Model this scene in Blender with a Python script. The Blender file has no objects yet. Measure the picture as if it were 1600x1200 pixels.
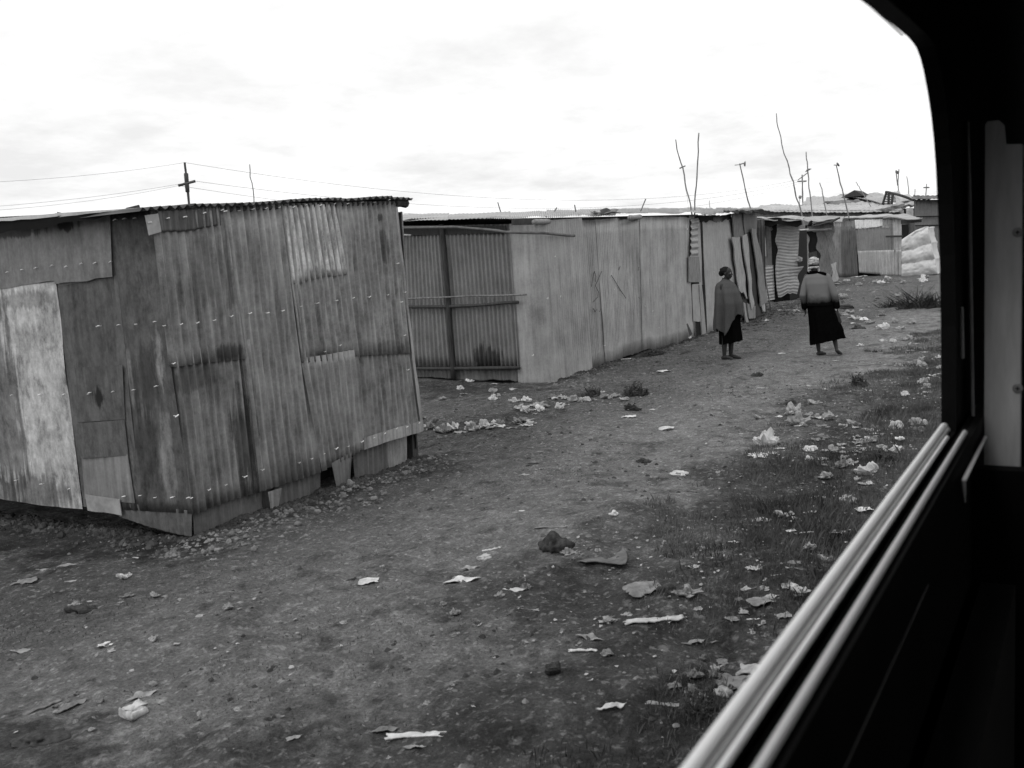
import bpy, math, random
import numpy as np
from mathutils import Vector, Matrix
SC = bpy.context.scene
C = SC.collection
rnd = random.Random(7)

# ------------------------------------------------------------------ camera geometry
F = 1570.0; H = 2.0
def _u(v): return v / np.linalg.norm(v)
_d = np.array([906., 248., -F])
UP = _u(np.cross(_d, [1, .056, 0])); UP = UP if UP[1] > 0 else -UP
XA = _u(_d); YA = np.cross(UP, XA)
R = np.array([XA, YA, UP])
EYE = np.array([0, 0, H])
def ray(px, py): return R @ np.array([px - 800., 600. - py, -F])
def G(px, py, z=0.):
    r = ray(px, py); return EYE + r * ((z - H) / r[2])
def PY(px, py, y):
    r = ray(px, py); return EYE + r * (y / r[1])
def PX(px, py, x):
    r = ray(px, py); return EYE + r * (x / r[0])
def PL(px, py, p0, n):
    r = ray(px, py); n = np.array(n, float); return EYE + r * (np.dot(np.array(p0) - EYE, n) / np.dot(r, n))
def PD(px, py, d): return EYE + ray(px, py) * (d / F)

cd = bpy.data.cameras.new('camera'); cam = bpy.data.objects.new('camera', cd); C.objects.link(cam)
cam.matrix_world = Matrix.Translation((0, 0, H)) @ Matrix([list(r) for r in R]).to_4x4()
cd.sensor_width = 36; cd.lens = 36 * F / 1600; cd.clip_start = .02; cd.clip_end = 6000
cd.dof.use_dof = True; cd.dof.focus_distance = 15; cd.dof.aperture_fstop = 6.3
SC.camera = cam
SC.view_settings.view_transform = 'Standard'; SC.view_settings.look = 'None'
SC.view_settings.exposure = 0.13; SC.view_settings.gamma = 1

# ------------------------------------------------------------------ noise
def _hash(ix, iy, s):
    h = (ix.astype(np.int64) * 374761393 + iy.astype(np.int64) * 668265263 + s * 974711) & 0xffffffff
    h = ((h ^ (h >> 13)) * 1274126177) & 0xffffffff
    return ((h ^ (h >> 16)) & 0xffff) / 65535.0
def vn(x, y, s=0):
    x = np.asarray(x, float); y = np.asarray(y, float)
    ix = np.floor(x); iy = np.floor(y); fx = x - ix; fy = y - iy
    fx = fx * fx * (3 - 2 * fx); fy = fy * fy * (3 - 2 * fy)
    a = _hash(ix, iy, s); b = _hash(ix + 1, iy, s); c = _hash(ix, iy + 1, s); d = _hash(ix + 1, iy + 1, s)
    return (a + (b - a) * fx) * (1 - fy) + (c + (d - c) * fx) * fy - .5
def n1(t, s=0): return float(vn(t, s * 7.31 + .5, s))
def gz(x, y):
    x = np.asarray(x, float); y = np.asarray(y, float)
    rough = 1 / (1 + np.exp((y - 2.5 + .02 * x + 1.2 * vn(x * .5, y * .3, 9)) * 3))
    rub = np.exp(-((y - 7.0) / 1.2) ** 2) * ((x > 9) & (x < 40))
    z = .07 * vn(x * .45, y * .6, 1) + .045 * vn(x * 1.7, y * 1.9, 2) + .026 * vn(x * 5, y * 5.5, 3) + .018 * vn(x * 13, y * 14, 4) + .010 * vn(x * 29, y * 31, 14) * (x < 14)
    z = z + .035 * vn(x * .9 + 3, y * 4.5, 15) * np.exp(-((y - 4.) / 1.6) ** 2)
    z = z + rough * (.10 * vn(x * 1.6, y * 1.9, 5) + .06 * vn(x * 5, y * 5, 6)) + rub * .05 * vn(x * 4, y * 4, 8)
    far = np.clip((x - 36) / 16, 0, 1)
    return z + far * .10
def gzf(x, y): return float(gz(x, y))

# ------------------------------------------------------------------ materials
def newmat(name):
    m = bpy.data.materials.new(name); m.use_nodes = True; nt = m.node_tree
    for n in list(nt.nodes): nt.nodes.remove(n)
    o = nt.nodes.new('ShaderNodeOutputMaterial'); b = nt.nodes.new('ShaderNodeBsdfPrincipled')
    nt.links.new(b.outputs[0], o.inputs[0]); return m, nt, b
def nd(nt, t, **k):
    n = nt.nodes.new('ShaderNode' + t)
    for a, v in k.items():
        if a.startswith('i_'): n.inputs[a[2:].replace('_', ' ')].default_value = v
        else: setattr(n, a, v)
    return n
def mth(nt, op, a, b=None, clamp=False):
    n = nt.nodes.new('ShaderNodeMath'); n.operation = op; n.use_clamp = clamp
    for i, v in enumerate((a, b)):
        if v is None: continue
        if isinstance(v, (int, float)): n.inputs[i].default_value = v
        else: nt.links.new(v, n.inputs[i])
    return n.outputs[0]
def noise(nt, vec, scale, detail=5, rough=.6, sc3=None):
    if sc3:
        mp = nt.nodes.new('ShaderNodeMapping'); mp.inputs['Scale'].default_value = sc3; nt.links.new(vec, mp.inputs[0]); vec = mp.outputs[0]
    n = nt.nodes.new('ShaderNodeTexNoise'); n.inputs['Scale'].default_value = scale
    n.inputs['Detail'].default_value = detail; n.inputs['Roughness'].default_value = rough
    nt.links.new(vec, n.inputs['Vector']); return n.outputs['Fac']
def rng(nt, v, a, b, c, d):
    n = nt.nodes.new('ShaderNodeMapRange'); n.inputs[1].default_value = a; n.inputs[2].default_value = b
    n.inputs[3].default_value = c; n.inputs[4].default_value = d; nt.links.new(v, n.inputs[0]); return n.outputs[0]
def gray(nt, v):
    n = nt.nodes.new('ShaderNodeCombineColor')
    for i in range(3): nt.links.new(v, n.inputs[i])
    return n.outputs[0]

def tin(name, base, blotch=.35, streak=.3, rust=.25, metal=.25, rough=.55, stains=(), grime=.25, mott=.10, sf=22):
    """weathered galvanised iron; stains = own-shaped marks (u, v, ru, rv, factor) in wall metres"""
    m, nt, b = newmat(name)
    uv = nt.nodes.new('ShaderNodeUVMap').outputs[0]
    oi = nt.nodes.new('ShaderNodeObjectInfo')
    cb = nt.nodes.new('ShaderNodeCombineXYZ')
    r10 = mth(nt, 'MULTIPLY', oi.outputs['Random'], 37.)
    nt.links.new(r10, cb.inputs[2])
    va = nt.nodes.new('ShaderNodeVectorMath'); va.operation = 'ADD'
    nt.links.new(uv, va.inputs[0]); nt.links.new(cb.outputs[0], va.inputs[1]); vec = va.outputs[0]
    big = noise(nt, vec, 2.3, 4, .6)
    st = noise(nt, vec, 1, 4, .65, (sf, .9, 1))
    st2 = noise(nt, vec, 1, 3, .6, (70, 2.2, 1))
    fine = noise(nt, vec, 38, 4, .7)
    rs = noise(nt, vec, 5.5, 6, .7, (1.3, .7, 1))
    v = mth(nt, 'ADD', rng(nt, big, .3, .7, 1 - blotch, 1 + blotch * .6), rng(nt, st, .3, .7, -streak, streak))
    v = mth(nt, 'ADD', v, rng(nt, st2, .3, .7, -streak * .25, streak * .25))
    v = mth(nt, 'ADD', v, rng(nt, fine, .3, .7, -.10, .10))
    mo = noise(nt, vec, 9, 7, .78, (1.5, .7, 1)); v = mth(nt, 'ADD', v, rng(nt, mo, .3, .7, -mott * 1.6, mott * 1.6))
    v = mth(nt, 'MULTIPLY', v, rng(nt, rs, .56, .66, 1, 1 - rust))
    v = mth(nt, 'MULTIPLY', v, rng(nt, oi.outputs['Random'], 0, 1, .90, 1.08))
    if grime:
        sx = nt.nodes.new('ShaderNodeSeparateXYZ'); nt.links.new(uv, sx.inputs[0])
        hz = mth(nt, 'ADD', sx.outputs[1], rng(nt, st, .3, .7, -.25, .25))
        v = mth(nt, 'MULTIPLY', v, rng(nt, hz, .1, .55, 1 - grime, 1))
    for (su, sv, ru, rv, fac) in stains:
        mp = nt.nodes.new('ShaderNodeMapping'); mp.vector_type = 'POINT'
        mp.inputs['Location'].default_value = (-su / ru, -sv / rv, 0); mp.inputs['Scale'].default_value = (1 / ru, 1 / rv, 1)
        nt.links.new(uv, mp.inputs[0])
        ln = nt.nodes.new('ShaderNodeVectorMath'); ln.operation = 'LENGTH'; nt.links.new(mp.outputs[0], ln.inputs[0])
        d = mth(nt, 'ADD', ln.outputs['Value'], rng(nt, st, .3, .7, -.45, .45))
        d = mth(nt, 'ADD', d, rng(nt, rs, .3, .7, -.4, .4))
        v = mth(nt, 'MULTIPLY', v, rng(nt, d, .75, 1.15, fac, 1))
    v = mth(nt, 'MULTIPLY', v, base)
    v = mth(nt, 'MAXIMUM', v, .012); v = mth(nt, 'MINIMUM', v, .85)
    nt.links.new(gray(nt, v), b.inputs['Base Color'])
    b.inputs['Metallic'].default_value = metal
    nt.links.new(rng(nt, big, .3, .7, rough - .12, rough + .15), b.inputs['Roughness'])
    bp = nt.nodes.new('ShaderNodeBump'); bp.inputs['Strength'].default_value = .25; bp.inputs['Distance'].default_value = .01
    nt.links.new(rs, bp.inputs['Height']); nt.links.new(bp.outputs[0], b.inputs['Normal'])
    return m
def plain(name, base, var=.3, scale=20, rough=.8, metal=0., sc3=None, bump=.3, coord='Object', dist=.01, spec=.2):
    m, nt, b = newmat(name)
    tc = nt.nodes.new('ShaderNodeTexCoord')
    v = noise(nt, tc.outputs[coord], scale, 6, .65, sc3)
    oi = nt.nodes.new('ShaderNodeObjectInfo')
    c = rng(nt, v, .3, .7, base * (1 - var), base * (1 + var))
    c = mth(nt, 'MULTIPLY', c, rng(nt, oi.outputs['Random'], 0, 1, .8, 1.2))
    nt.links.new(gray(nt, c), b.inputs['Base Color'])
    b.inputs['Roughness'].default_value = rough; b.inputs['Metallic'].default_value = metal; b.inputs['Specular IOR Level'].default_value = spec
    if bump:
        bp = nt.nodes.new('ShaderNodeBump'); bp.inputs['Strength'].default_value = bump; bp.inputs['Distance'].default_value = dist
        nt.links.new(v, bp.inputs['Height']); nt.links.new(bp.outputs[0], b.inputs['Normal'])
    return m
M = {}
M['wood'] = plain('weathered_wood', .20, .5, 6, .85, 0, (8, 8, .8))
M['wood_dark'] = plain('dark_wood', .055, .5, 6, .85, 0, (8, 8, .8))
M['wood_light'] = plain('bleached_wood', .31, .5, 6, .85, 0, (9, 9, .7))
M['bark'] = plain('rough_pole_bark', .22, .5, 9, .9, 0, (4, 4, 1))
M['stick'] = plain('grey_stick', .16, .4, 9, .9)
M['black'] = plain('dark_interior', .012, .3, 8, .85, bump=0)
M['metal_lite'] = plain('roof_tin_pale', .36, .3, 1.6, .5, .15)
M['nail'] = plain('nail_glint', .85, .05, 5, .35, .2, bump=0)  # glint of the nail heads put into a pale colour
M['wire'] = plain('wire', .30, .1, 5, .6, bump=0)
M['white'] = plain('white_plastic', .56, .35, 3, .5, bump=.4)
M['pale'] = plain('pale_plastic', .31, .45, 3, .55, bump=.5)
M['greylit'] = plain('grey_litter', .18, .5, 4, .7)
M['dark'] = plain('dark_cloth', .05, .6, 9, .95)
M['stone'] = plain('stone', .22, .4, 14, .9)
M['carriage'] = plain('carriage_dark', .005, .3, 9, .6, bump=0, spec=.05)
M['alu'] = plain('worn_aluminium', .90, .10, 9, .5, .2, (.25, 60, 60), bump=.05, spec=.5)
M['alu_dark'] = plain('grey_gasket', .26, .2, 14, .5, bump=0)
M['post'] = plain('painted_panel', .46, .16, 7, .55, 0, (5, 5, .8), bump=.15)

# ------------------------------------------------------------------ object helpers
def link(o, parent=None):
    C.objects.link(o)
    if parent is not None: o.parent = parent
    return o
def root_of(o):
    while o.parent: o = o.parent
    return o
def mesh_obj(name, V, Fc, mat, parent=None, uvs=None, smooth=False, origin=None):
    V = np.asarray(V, float).reshape(-1, 3)
    if parent is not None: org = np.array(root_of(parent).location)
    elif origin is not None: org = np.array(origin, float)
    else:
        org = (V.min(0) + V.max(0)) / 2; org[2] = V[:, 2].min()
    me = bpy.data.meshes.new(name); me.from_pydata((V - org).tolist(), [], Fc); me.update()
    if smooth: me.polygons.foreach_set('use_smooth', [True] * len(me.polygons))
    if uvs is not None:
        ul = me.uv_layers.new(name='UVMap'); vi = np.zeros(len(me.loops), dtype=np.int32); me.loops.foreach_get('vertex_index', vi)
        ul.data.foreach_set('uv', np.asarray(uvs, float)[vi].ravel())
    if mat: me.materials.append(mat)
    o = bpy.data.objects.new(name, me); link(o, parent)
    if parent is None: o.location = org
    return o
def thing(name, label, cat, base, group=None):
    o = bpy.data.objects.new(name, None); o.empty_display_size = .2; C.objects.link(o); o.location = [float(c) for c in base]
    o['label'] = label; o['category'] = cat
    if group: o['group'] = group
    return o
def tag(o, label, cat, group=None):
    o['label'] = label; o['category'] = cat
    if group: o['group'] = group
    return o

class MB:
    def __init__(s): s.V = []; s.F = []; s.U = []
    def add(s, V, Fc, U=None):
        n = len(s.V); s.V += [tuple(map(float, v)) for v in V]; s.F += [tuple(i + n for i in f) for f in Fc]
        s.U += [tuple(u) for u in U] if U is not None else [(v[0] + v[1], v[2]) for v in V]
    def box(s, c, d, rot=None):
        c = np.array(c, float); d = np.array(d, float) / 2
        P = np.array([(x, y, z) for x in (-1, 1) for y in (-1, 1) for z in (-1, 1)], float) * d
        if rot is not None: P = P @ np.array(rot).T
        s.add(P + c, [(0, 1, 3, 2), (4, 6, 7, 5), (0, 4, 5, 1), (2, 3, 7, 6), (0, 2, 6, 4), (1, 5, 7, 3)])
    def tube(s, pts, rad, n=8, cap=True):
        pts = [np.array(p, float) for p in pts]; k = len(pts)
        rad = [rad] * k if not hasattr(rad, '__len__') else rad
        V = []; Fc = []
        a = None
        for i in range(k):
            t = _u(pts[min(i + 1, k - 1)] - pts[max(i - 1, 0)])
            if a is None: a = np.cross(t, [0, 0, 1.]); a = a if np.linalg.norm(a) > .1 else np.cross(t, [1., 0, 0])
            a = _u(a - t * np.dot(a, t)); b = np.cross(t, a)
            for j in range(n):
                th = 2 * math.pi * j / n; V.append(pts[i] + rad[i] * (math.cos(th) * a + math.sin(th) * b))
        for i in range(k - 1):
            for j in range(n):
                Fc.append((i * n + j, i * n + (j + 1) % n, (i + 1) * n + (j + 1) % n, (i + 1) * n + j))
        if cap: Fc.append(tuple(range(n))[::-1]); Fc.append(tuple((k - 1) * n + j for j in range(n)))
        s.add(V, Fc)
    def build(s, name, mat, parent=None, smooth=False, origin=None):
        return mesh_obj(name, s.V, s.F, mat, parent, s.U, smooth, origin)

def slab_mb(TL, TR, BR, BL, th=.002, nu=None, nv=10, amp=0, pitch=.076, ribs='v', warp=.008, rag=0., sag=0., seed=0, uvo=None, curl=0., ragt=None, side=0., front=None):
    """one sheet or board with thickness from four corners; ribs 'v' run top to bottom, 'h' across"""
    TL, TR, BR, BL = [np.array(p, float) for p in (TL, TR, BR, BL)]
    w = (np.linalg.norm(TR - TL) + np.linalg.norm(BR - BL)) / 2; h = (np.linalg.norm(TL - BL) + np.linalg.norm(TR - BR)) / 2
    nrm = np.cross(TR - TL, BL - TL) + np.cross(BR - BL, BR - TR) * 0; nrm = _u(nrm)
    mid = (TL + TR + BR + BL) / 4
    toward = EYE - mid if front is None else np.array(front, float)
    if np.dot(nrm, toward) < 0: nrm = -nrm
    if nu is None: nu = max(3, int(w / pitch * 8)) if (amp and ribs == 'v') else max(4, int(w / .08))
    if amp and ribs == 'h': nv = max(nv, int(h / pitch * 8))
    if nu > 400: nu = 400
    ragt = rag * .4 if ragt is None else ragt
    uh = _u(TR - TL); us = np.array([i / nu for i in range(nu + 1)]); vs = np.array([j / nv for j in range(nv + 1)])
    Uu, Vv = np.meshgrid(us, vs)
    eb = np.array([n1(u * w * 9, seed + 11) * rag + n1(u * w * 2.3, seed + 12) * rag * 2 for u in us])
    et = np.array([n1(u * w * 9, seed + 21) * ragt + n1(u * w * 2.3, seed + 22) * ragt * 2 for u in us])
    el = np.array([n1(v * h * 3.1, seed + 31) * side for v in vs]); er = np.array([n1(v * h * 3.1, seed + 32) * side for v in vs])
    Va = Vv * (1 + eb / h)[None, :] + (1 - Vv) * (et / h)[None, :]
    Ua = Uu * (1 + er / w)[:, None] + (1 - Uu) * (el / w)[:, None]
    top = TL[None, None] * (1 - Ua)[..., None] + TR[None, None] * Ua[..., None]
    bot = BL[None, None] * (1 - Ua)[..., None] + BR[None, None] * Ua[..., None]
    P = top * (1 - Va)[..., None] + bot * Va[..., None]
    off = warp * 2 * vn(Uu * w * 1.3 + seed * 3.7, Vv * h * 1.1 + seed, seed) + warp * .8 * vn(Uu * w * 4 + seed, Vv * h * 3, seed + 5)
    ph = (Uu * w if ribs == 'v' else Vv * h) / pitch * 2 * math.pi + (seed if (uvo is None or ribs == 'h') else float((TL + BL) / 2 @ np.array(uvo, float)) / pitch * 2 * math.pi)
    if amp: off = off + amp * np.cos(ph)
    if curl: off = off + curl * np.clip(Vv - .75, 0, 1) ** 2 * 16 * (.5 + n1(seed, 3))
    if sag: P = P + np.array([0, 0, -1.])[None, None] * (sag * 4 * Uu * (1 - Uu))[..., None]
    Pf = P + nrm * (off + th / 2)[..., None]; Pb = P + nrm * (off - th / 2)[..., None]
    n = (nu + 1) * (nv + 1)
    V = np.concatenate([Pf.reshape(-1, 3), Pb.reshape(-1, 3)])
    uvw = np.stack([Ua * w, P[..., 2]], -1).reshape(-1, 2)
    if uvo is not None:
        uvw = np.stack([P @ np.array(uvo, float), P[..., 2]], -1).reshape(-1, 2)
    if ribs == 'h' and uvo is None: uvw = np.stack([P[..., 2], Ua * w], -1).reshape(-1, 2)
    U = np.concatenate([uvw, uvw]); Fc = []
    flip = np.dot(np.cross(BL - TL, TR - TL), nrm) < 0
    def q(a, b, c, d): Fc.append((d, c, b, a) if flip else (a, b, c, d))
    idx = lambda j, i: j * (nu + 1) + i
    for j in range(nv):
        for i in range(nu):
            a, b, c, d = idx(j, i), idx(j + 1, i), idx(j + 1, i + 1), idx(j, i + 1)
            q(a, b, c, d); q(d + n, c + n, b + n, a + n)
    for i in range(nu):
        q(idx(0, i + 1), idx(0, i + 1) + n, idx(0, i) + n, idx(0, i)); q(idx(nv, i), idx(nv, i) + n, idx(nv, i + 1) + n, idx(nv, i + 1))
    for j in range(nv):
        q(idx(j, 0), idx(j, 0) + n, idx(j + 1, 0) + n, idx(j + 1, 0)); q(idx(j + 1, nu), idx(j + 1, nu) + n, idx(j, nu) + n, idx(j, nu))
    mb = MB(); mb.V = [tuple(v) for v in V]; mb.F = Fc; mb.U = [tuple(u) for u in U]
    return mb
_s = [100]
def sheet(name, pts, mat, parent, smooth=True, **k):
    _s[0] += 1
    k.setdefault('seed', _s[0])
    if isinstance(mat, str): mat = M[mat]
    return slab_mb(*pts, **k).build(name, mat, parent, smooth=smooth and bool(k.get('amp')))
def stick(name, pts, rad, mat, parent=None, wob=0., n=8, sub=6, seed=None, taper=1.):
    """an uneven wooden pole through the given points"""
    _s[0] += 1; sd = seed or _s[0]; P = []; 
    pts = [np.array(p, float) for p in pts]
    for a, b in zip(pts[:-1], pts[1:]):
        for i in range(sub): P.append(a + (b - a) * i / sub)
    P.append(pts[-1]); L = np.linalg.norm(pts[-1] - pts[0]); r = []
    for i, p in enumerate(P):
        t = i / (len(P) - 1)
        P[i] = p + wob * np.array([n1(t * L * 1.7 + 3, sd), n1(t * L * 1.7 + 9, sd + 1), n1(t * L * 1.7, sd + 2)])
        r.append(rad * (1 + (taper - 1) * t) * (1 + .25 * n1(t * L * 5, sd + 4)))
    mb = MB(); mb.tube(P, r, n); return mb.build(name, M[mat] if isinstance(mat, str) else mat, parent, smooth=True)
#SETUP_END
# ------------------------------------------------------------------ sky and light
W = bpy.data.worlds.new('World'); SC.world = W; W.use_nodes = True; nt = W.node_tree
for n in list(nt.nodes): nt.nodes.remove(n)
wo = nt.nodes.new('ShaderNodeOutputWorld'); bg = nt.nodes.new('ShaderNodeBackground'); nt.links.new(bg.outputs[0], wo.inputs[0])
sky = nt.nodes.new('ShaderNodeTexSky'); sky.sky_type = 'NISHITA'; sky.sun_disc = False
SUN_EL, SUN_AZ = math.radians(58), math.radians(200)
sky.sun_elevation = SUN_EL; sky.sun_rotation = SUN_AZ
bw = nt.nodes.new('ShaderNodeRGBToBW'); nt.links.new(sky.outputs[0], bw.inputs[0])
tc = nt.nodes.new('ShaderNodeTexCoord'); sp = nt.nodes.new('ShaderNodeSeparateXYZ'); nt.links.new(tc.outputs['Generated'], sp.inputs[0])
zz = mth(nt, 'MAXIMUM', sp.outputs[2], .0)
dz = mth(nt, 'ADD', zz, .16)
cx = mth(nt, 'DIVIDE', sp.outputs[0], dz); cy = mth(nt, 'DIVIDE', sp.outputs[1], dz)
cc = nt.nodes.new('ShaderNodeCombineXYZ'); nt.links.new(cx, cc.inputs[0]); nt.links.new(cy, cc.inputs[1])
c1 = noise(nt, cc.outputs[0], 1.15, 8, .62); c2 = noise(nt, cc.outputs[0], 3.4, 5, .6)
cl = mth(nt, 'ADD', mth(nt, 'MULTIPLY', c1, .75), mth(nt, 'MULTIPLY', c2, .25))
lowz = rng(nt, zz, .01, .55, .62, 0.05)                     # thicker, greyer cloud near the horizon
c = rng(nt, cl, .38, .59, .0, .62)
c = mth(nt, 'ADD', mth(nt, 'MULTIPLY', mth(nt, 'SUBTRACT', .62, c), lowz), 0)
v = mth(nt, 'SUBTRACT', 1.03, mth(nt, 'MULTIPLY', c, .85))
v = mth(nt, 'ADD', mth(nt, 'MULTIPLY', v, 8.8), mth(nt, 'MULTIPLY', bw.outputs[0], .12))
nt.links.new(gray(nt, v), bg.inputs[0]); bg.inputs[1].default_value = .11
sl = bpy.data.lights.new('sun', 'SUN'); sl.energy = .6; sl.angle = math.radians(25); sl.color = (1, 1, 1)
so = bpy.data.objects.new('sun', sl); C.objects.link(so)
sd = Vector((-.55, .25, .80)).normalized()   # towards the sun
so.rotation_euler = sd.to_track_quat('Z', 'Y').to_euler(); so.location = (0, 0, 30)
sky.sun_elevation = math.asin(sd.z); sky.sun_rotation = math.atan2(sd.x, sd.y)

# ------------------------------------------------------------------ ground
# darker ground patches, those at the shack corner wet soil: x, y, radii, factor
DARK_GROUND = [(4.9, 7.4, .55, 1.7, .42), (5.15, 6.1, .4, .35, .5), (2.45, 4.0, .28, .6, .4), (5.35, 2.85, .3, .22, .6), (4.0, 1.45, .7, .3, .45), (10.6, 6.3, 1.2, .5, .6), (6.9, 5.75, 1.8, .18, .6), (13.2, 8.6, .8, 1.6, .55), (9.3, 2.0, 2.2, .5, .8), (6.5, 1.6, 1.5, .4, .6), (15.5, 1.9, 3, .4, .65), (31, 8.2, 3.5, .8, .55), (27, 5.0, 4, .35, .7), (3.2, 2.9, .3, .35, .7), (8.0, 5.6, .5, .3, .7)]
def build_ground():
    rr = [0.0, .6]
    while rr[-1] < 70: rr.append(rr[-1] * 1.0105 + .004)
    while rr[-1] < 4500: rr.append(rr[-1] * 1.25)
    th = list(np.linspace(-12, 72, 620)) + list(np.linspace(78, 342, 45))
    th = np.radians(np.array(th)); rr = np.array(rr)
    Rr, Th = np.meshgrid(rr, th, indexing='ij'); X = Rr * np.cos(Th); Y = Rr * np.sin(Th)
    Z = gz(X, Y); Z = np.where(Rr > 90, 0, Z)
    V = np.stack([X, Y, Z], -1).reshape(-1, 3); nr, n_t = len(rr), len(th)
    i, j = np.meshgrid(np.arange(nr - 1), np.arange(n_t), indexing='ij'); j2 = (j + 1) % n_t
    Fq = np.stack([i * n_t + j, (i + 1) * n_t + j, (i + 1) * n_t + j2, i * n_t + j2], -1).reshape(-1, 4)
    me = bpy.data.meshes.new('ground'); me.vertices.add(len(V)); me.vertices.foreach_set('co', V.ravel())
    me.loops.add(Fq.size); me.loops.foreach_set('vertex_index', Fq.ravel().astype(np.int32))
    me.polygons.add(len(Fq)); me.polygons.foreach_set('loop_start', np.arange(0, Fq.size, 4, dtype=np.int32))
    me.update(calc_edges=True); me.polygons.foreach_set('use_smooth', [True] * len(Fq))
    o = bpy.data.objects.new('ground', me); C.objects.link(o); o['kind'] = 'structure'
    m, nt, b = newmat('trodden_earth'); tc = nt.nodes.new('ShaderNodeTexCoord'); P = tc.outputs['Object']
    sx = nt.nodes.new('ShaderNodeSeparateXYZ'); nt.links.new(P, sx.inputs[0])
    big = noise(nt, P, .55, 5, .6); mid = noise(nt, P, 3.2, 6, .65); mid2 = noise(nt, P, 9, 6, .7); fine = noise(nt, P, 55, 5, .75); grit = noise(nt, P, 160, 3, .8)
    yy = mth(nt, 'ADD', sx.outputs[1], rng(nt, big, .3, .7, -.8, .8)); yy = mth(nt, 'ADD', yy, rng(nt, mid, .3, .7, -.35, .35))
    yy = mth(nt, 'ADD', yy, mth(nt, 'MULTIPLY', sx.outputs[0], .0))
    path = mth(nt, 'MULTIPLY', rng(nt, yy, 2.9, 3.4, 0, 1), rng(nt, yy, 4.6, 5.3, 1, 0))
    weeds = rng(nt, yy, 2.1, 3.0, 1, 0)
    v = mth(nt, 'ADD', .122, mth(nt, 'MULTIPLY', path, .080)); v = mth(nt, 'SUBTRACT', v, mth(nt, 'MULTIPLY', weeds, .042))
    v = mth(nt, 'MULTIPLY', v, rng(nt, big, .3, .7, .80, 1.2)); v = mth(nt, 'MULTIPLY', v, rng(nt, mid, .3, .7, .72, 1.25))
    v = mth(nt, 'MULTIPLY', v, rng(nt, mid2, .3, .7, .68, 1.3)); v = mth(nt, 'MULTIPLY', v, rng(nt, fine, .3, .7, .5, 1.5))
    v = mth(nt, 'MULTIPLY', v, rng(nt, grit, .3, .7, .75, 1.25))
    sp1 = noise(nt, P, 24, 3, .55); sp2 = noise(nt, P, 11, 4, .6, (1, 1.3, 1)); dk = noise(nt, P, 7, 5, .7)
    v = mth(nt, 'ADD', v, rng(nt, sp1, .59, .68, 0, .17)); v = mth(nt, 'ADD', v, rng(nt, sp2, .57, .70, 0, .15))
    v = mth(nt, 'MULTIPLY', v, rng(nt, dk, .30, .42, .45, 1))
    v = mth(nt, 'MULTIPLY', v, rng(nt, noise(nt, P, 1.6, 5, .7), .33, .45, .6, 1))
    for (dx_, dy_, ra, rb, fac) in DARK_GROUND:
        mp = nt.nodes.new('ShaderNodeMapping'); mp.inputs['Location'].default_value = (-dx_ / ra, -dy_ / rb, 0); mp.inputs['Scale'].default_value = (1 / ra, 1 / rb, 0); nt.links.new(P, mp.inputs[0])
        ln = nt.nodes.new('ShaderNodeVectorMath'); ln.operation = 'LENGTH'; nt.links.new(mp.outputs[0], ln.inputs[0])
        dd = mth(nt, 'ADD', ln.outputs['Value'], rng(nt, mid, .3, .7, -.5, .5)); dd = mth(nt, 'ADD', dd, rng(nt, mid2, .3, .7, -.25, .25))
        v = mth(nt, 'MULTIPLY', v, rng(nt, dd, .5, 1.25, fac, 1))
    v = mth(nt, 'MAXIMUM', v, .02)
    nt.links.new(gray(nt, v), b.inputs['Base Color']); b.inputs['Roughness'].default_value = .95
    b.inputs['Specular IOR Level'].default_value = .2
    hh = mth(nt, 'ADD', mth(nt, 'MULTIPLY', fine, .5), mth(nt, 'ADD', mth(nt, 'MULTIPLY', mid2, 1.4), mth(nt, 'MULTIPLY', grit, .25)))
    bp = nt.nodes.new('ShaderNodeBump'); bp.inputs['Strength'].default_value = 1.; bp.inputs['Distance'].default_value = .05
    nt.links.new(hh, bp.inputs['Height']); nt.links.new(bp.outputs[0], b.inputs['Normal'])
    me.materials.append(m); return o
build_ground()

# ------------------------------------------------------------------ nearest shack (patched corrugated iron)
gA = G(300, 840); Y1 = float(gA[1])
def f1(px, py, o=0.): return PY(px, py, Y1 - o)            # long wall towards the path
NL = np.array([1.0, .10, 0.]); NL /= np.linalg.norm(NL)     # end wall, slightly skewed
A0 = np.array([gA[0], Y1, 0])
def fl(px, py, o=0.): return PL(px, py, A0 - NL * o, NL)
def stf(px, py, rx, ry, fac):                               # own-shaped stains on the long wall
    a = f1(px, py); b = f1(px + rx, py); c_ = f1(px, py - ry); return (a[0], a[2], abs(b[0] - a[0]), abs(c_[2] - a[2]), fac)
def stl(px, py, rx, ry, fac):
    a = fl(px, py); b = fl(px + rx, py); c_ = fl(px, py - ry); return (-a[1], a[2], abs(b[1] - a[1]), abs(c_[2] - a[2]), fac)
UF = (1, 0, 0); UL = (0, -1, 0)
t_mid = tin('tin_grey', .30, .34, .34, .32, mott=.20, stains=[stf(385, 690, 20, 75, .38), stf(335, 430, 45, 60, .72), stf(372, 452, 22, 50, .62), stf(300, 590, 45, 22, .55), stf(360, 550, 25, 12, .45), stf(600, 385, 6, 28, .45), stf(591, 340, 4, 5, .4)], grime=.12)
t_top = tin('tin_dark_top', .10, .35, .5, .3, stains=[], grime=0)  # dark tin for the roof and the band beneath the eave
t_lite = tin('tin_worn_pale', .62, .38, .22, .45, mott=.3, metal=.15, rough=.7, stains=[stf(482, 372, 10, 30, .55), stf(500, 430, 30, 10, .6)], grime=0)
t_mid2 = tin('tin_grey_lower', .33, .28, .34, .2, mott=.16, grime=.1)
t_l1 = tin('tin_dull', .21, .25, .15, .2, mott=.2, stains=[stl(110, 352, 16, 9, .2), stl(30, 362, 40, 10, .3)], grime=0, rough=.65)
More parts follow.
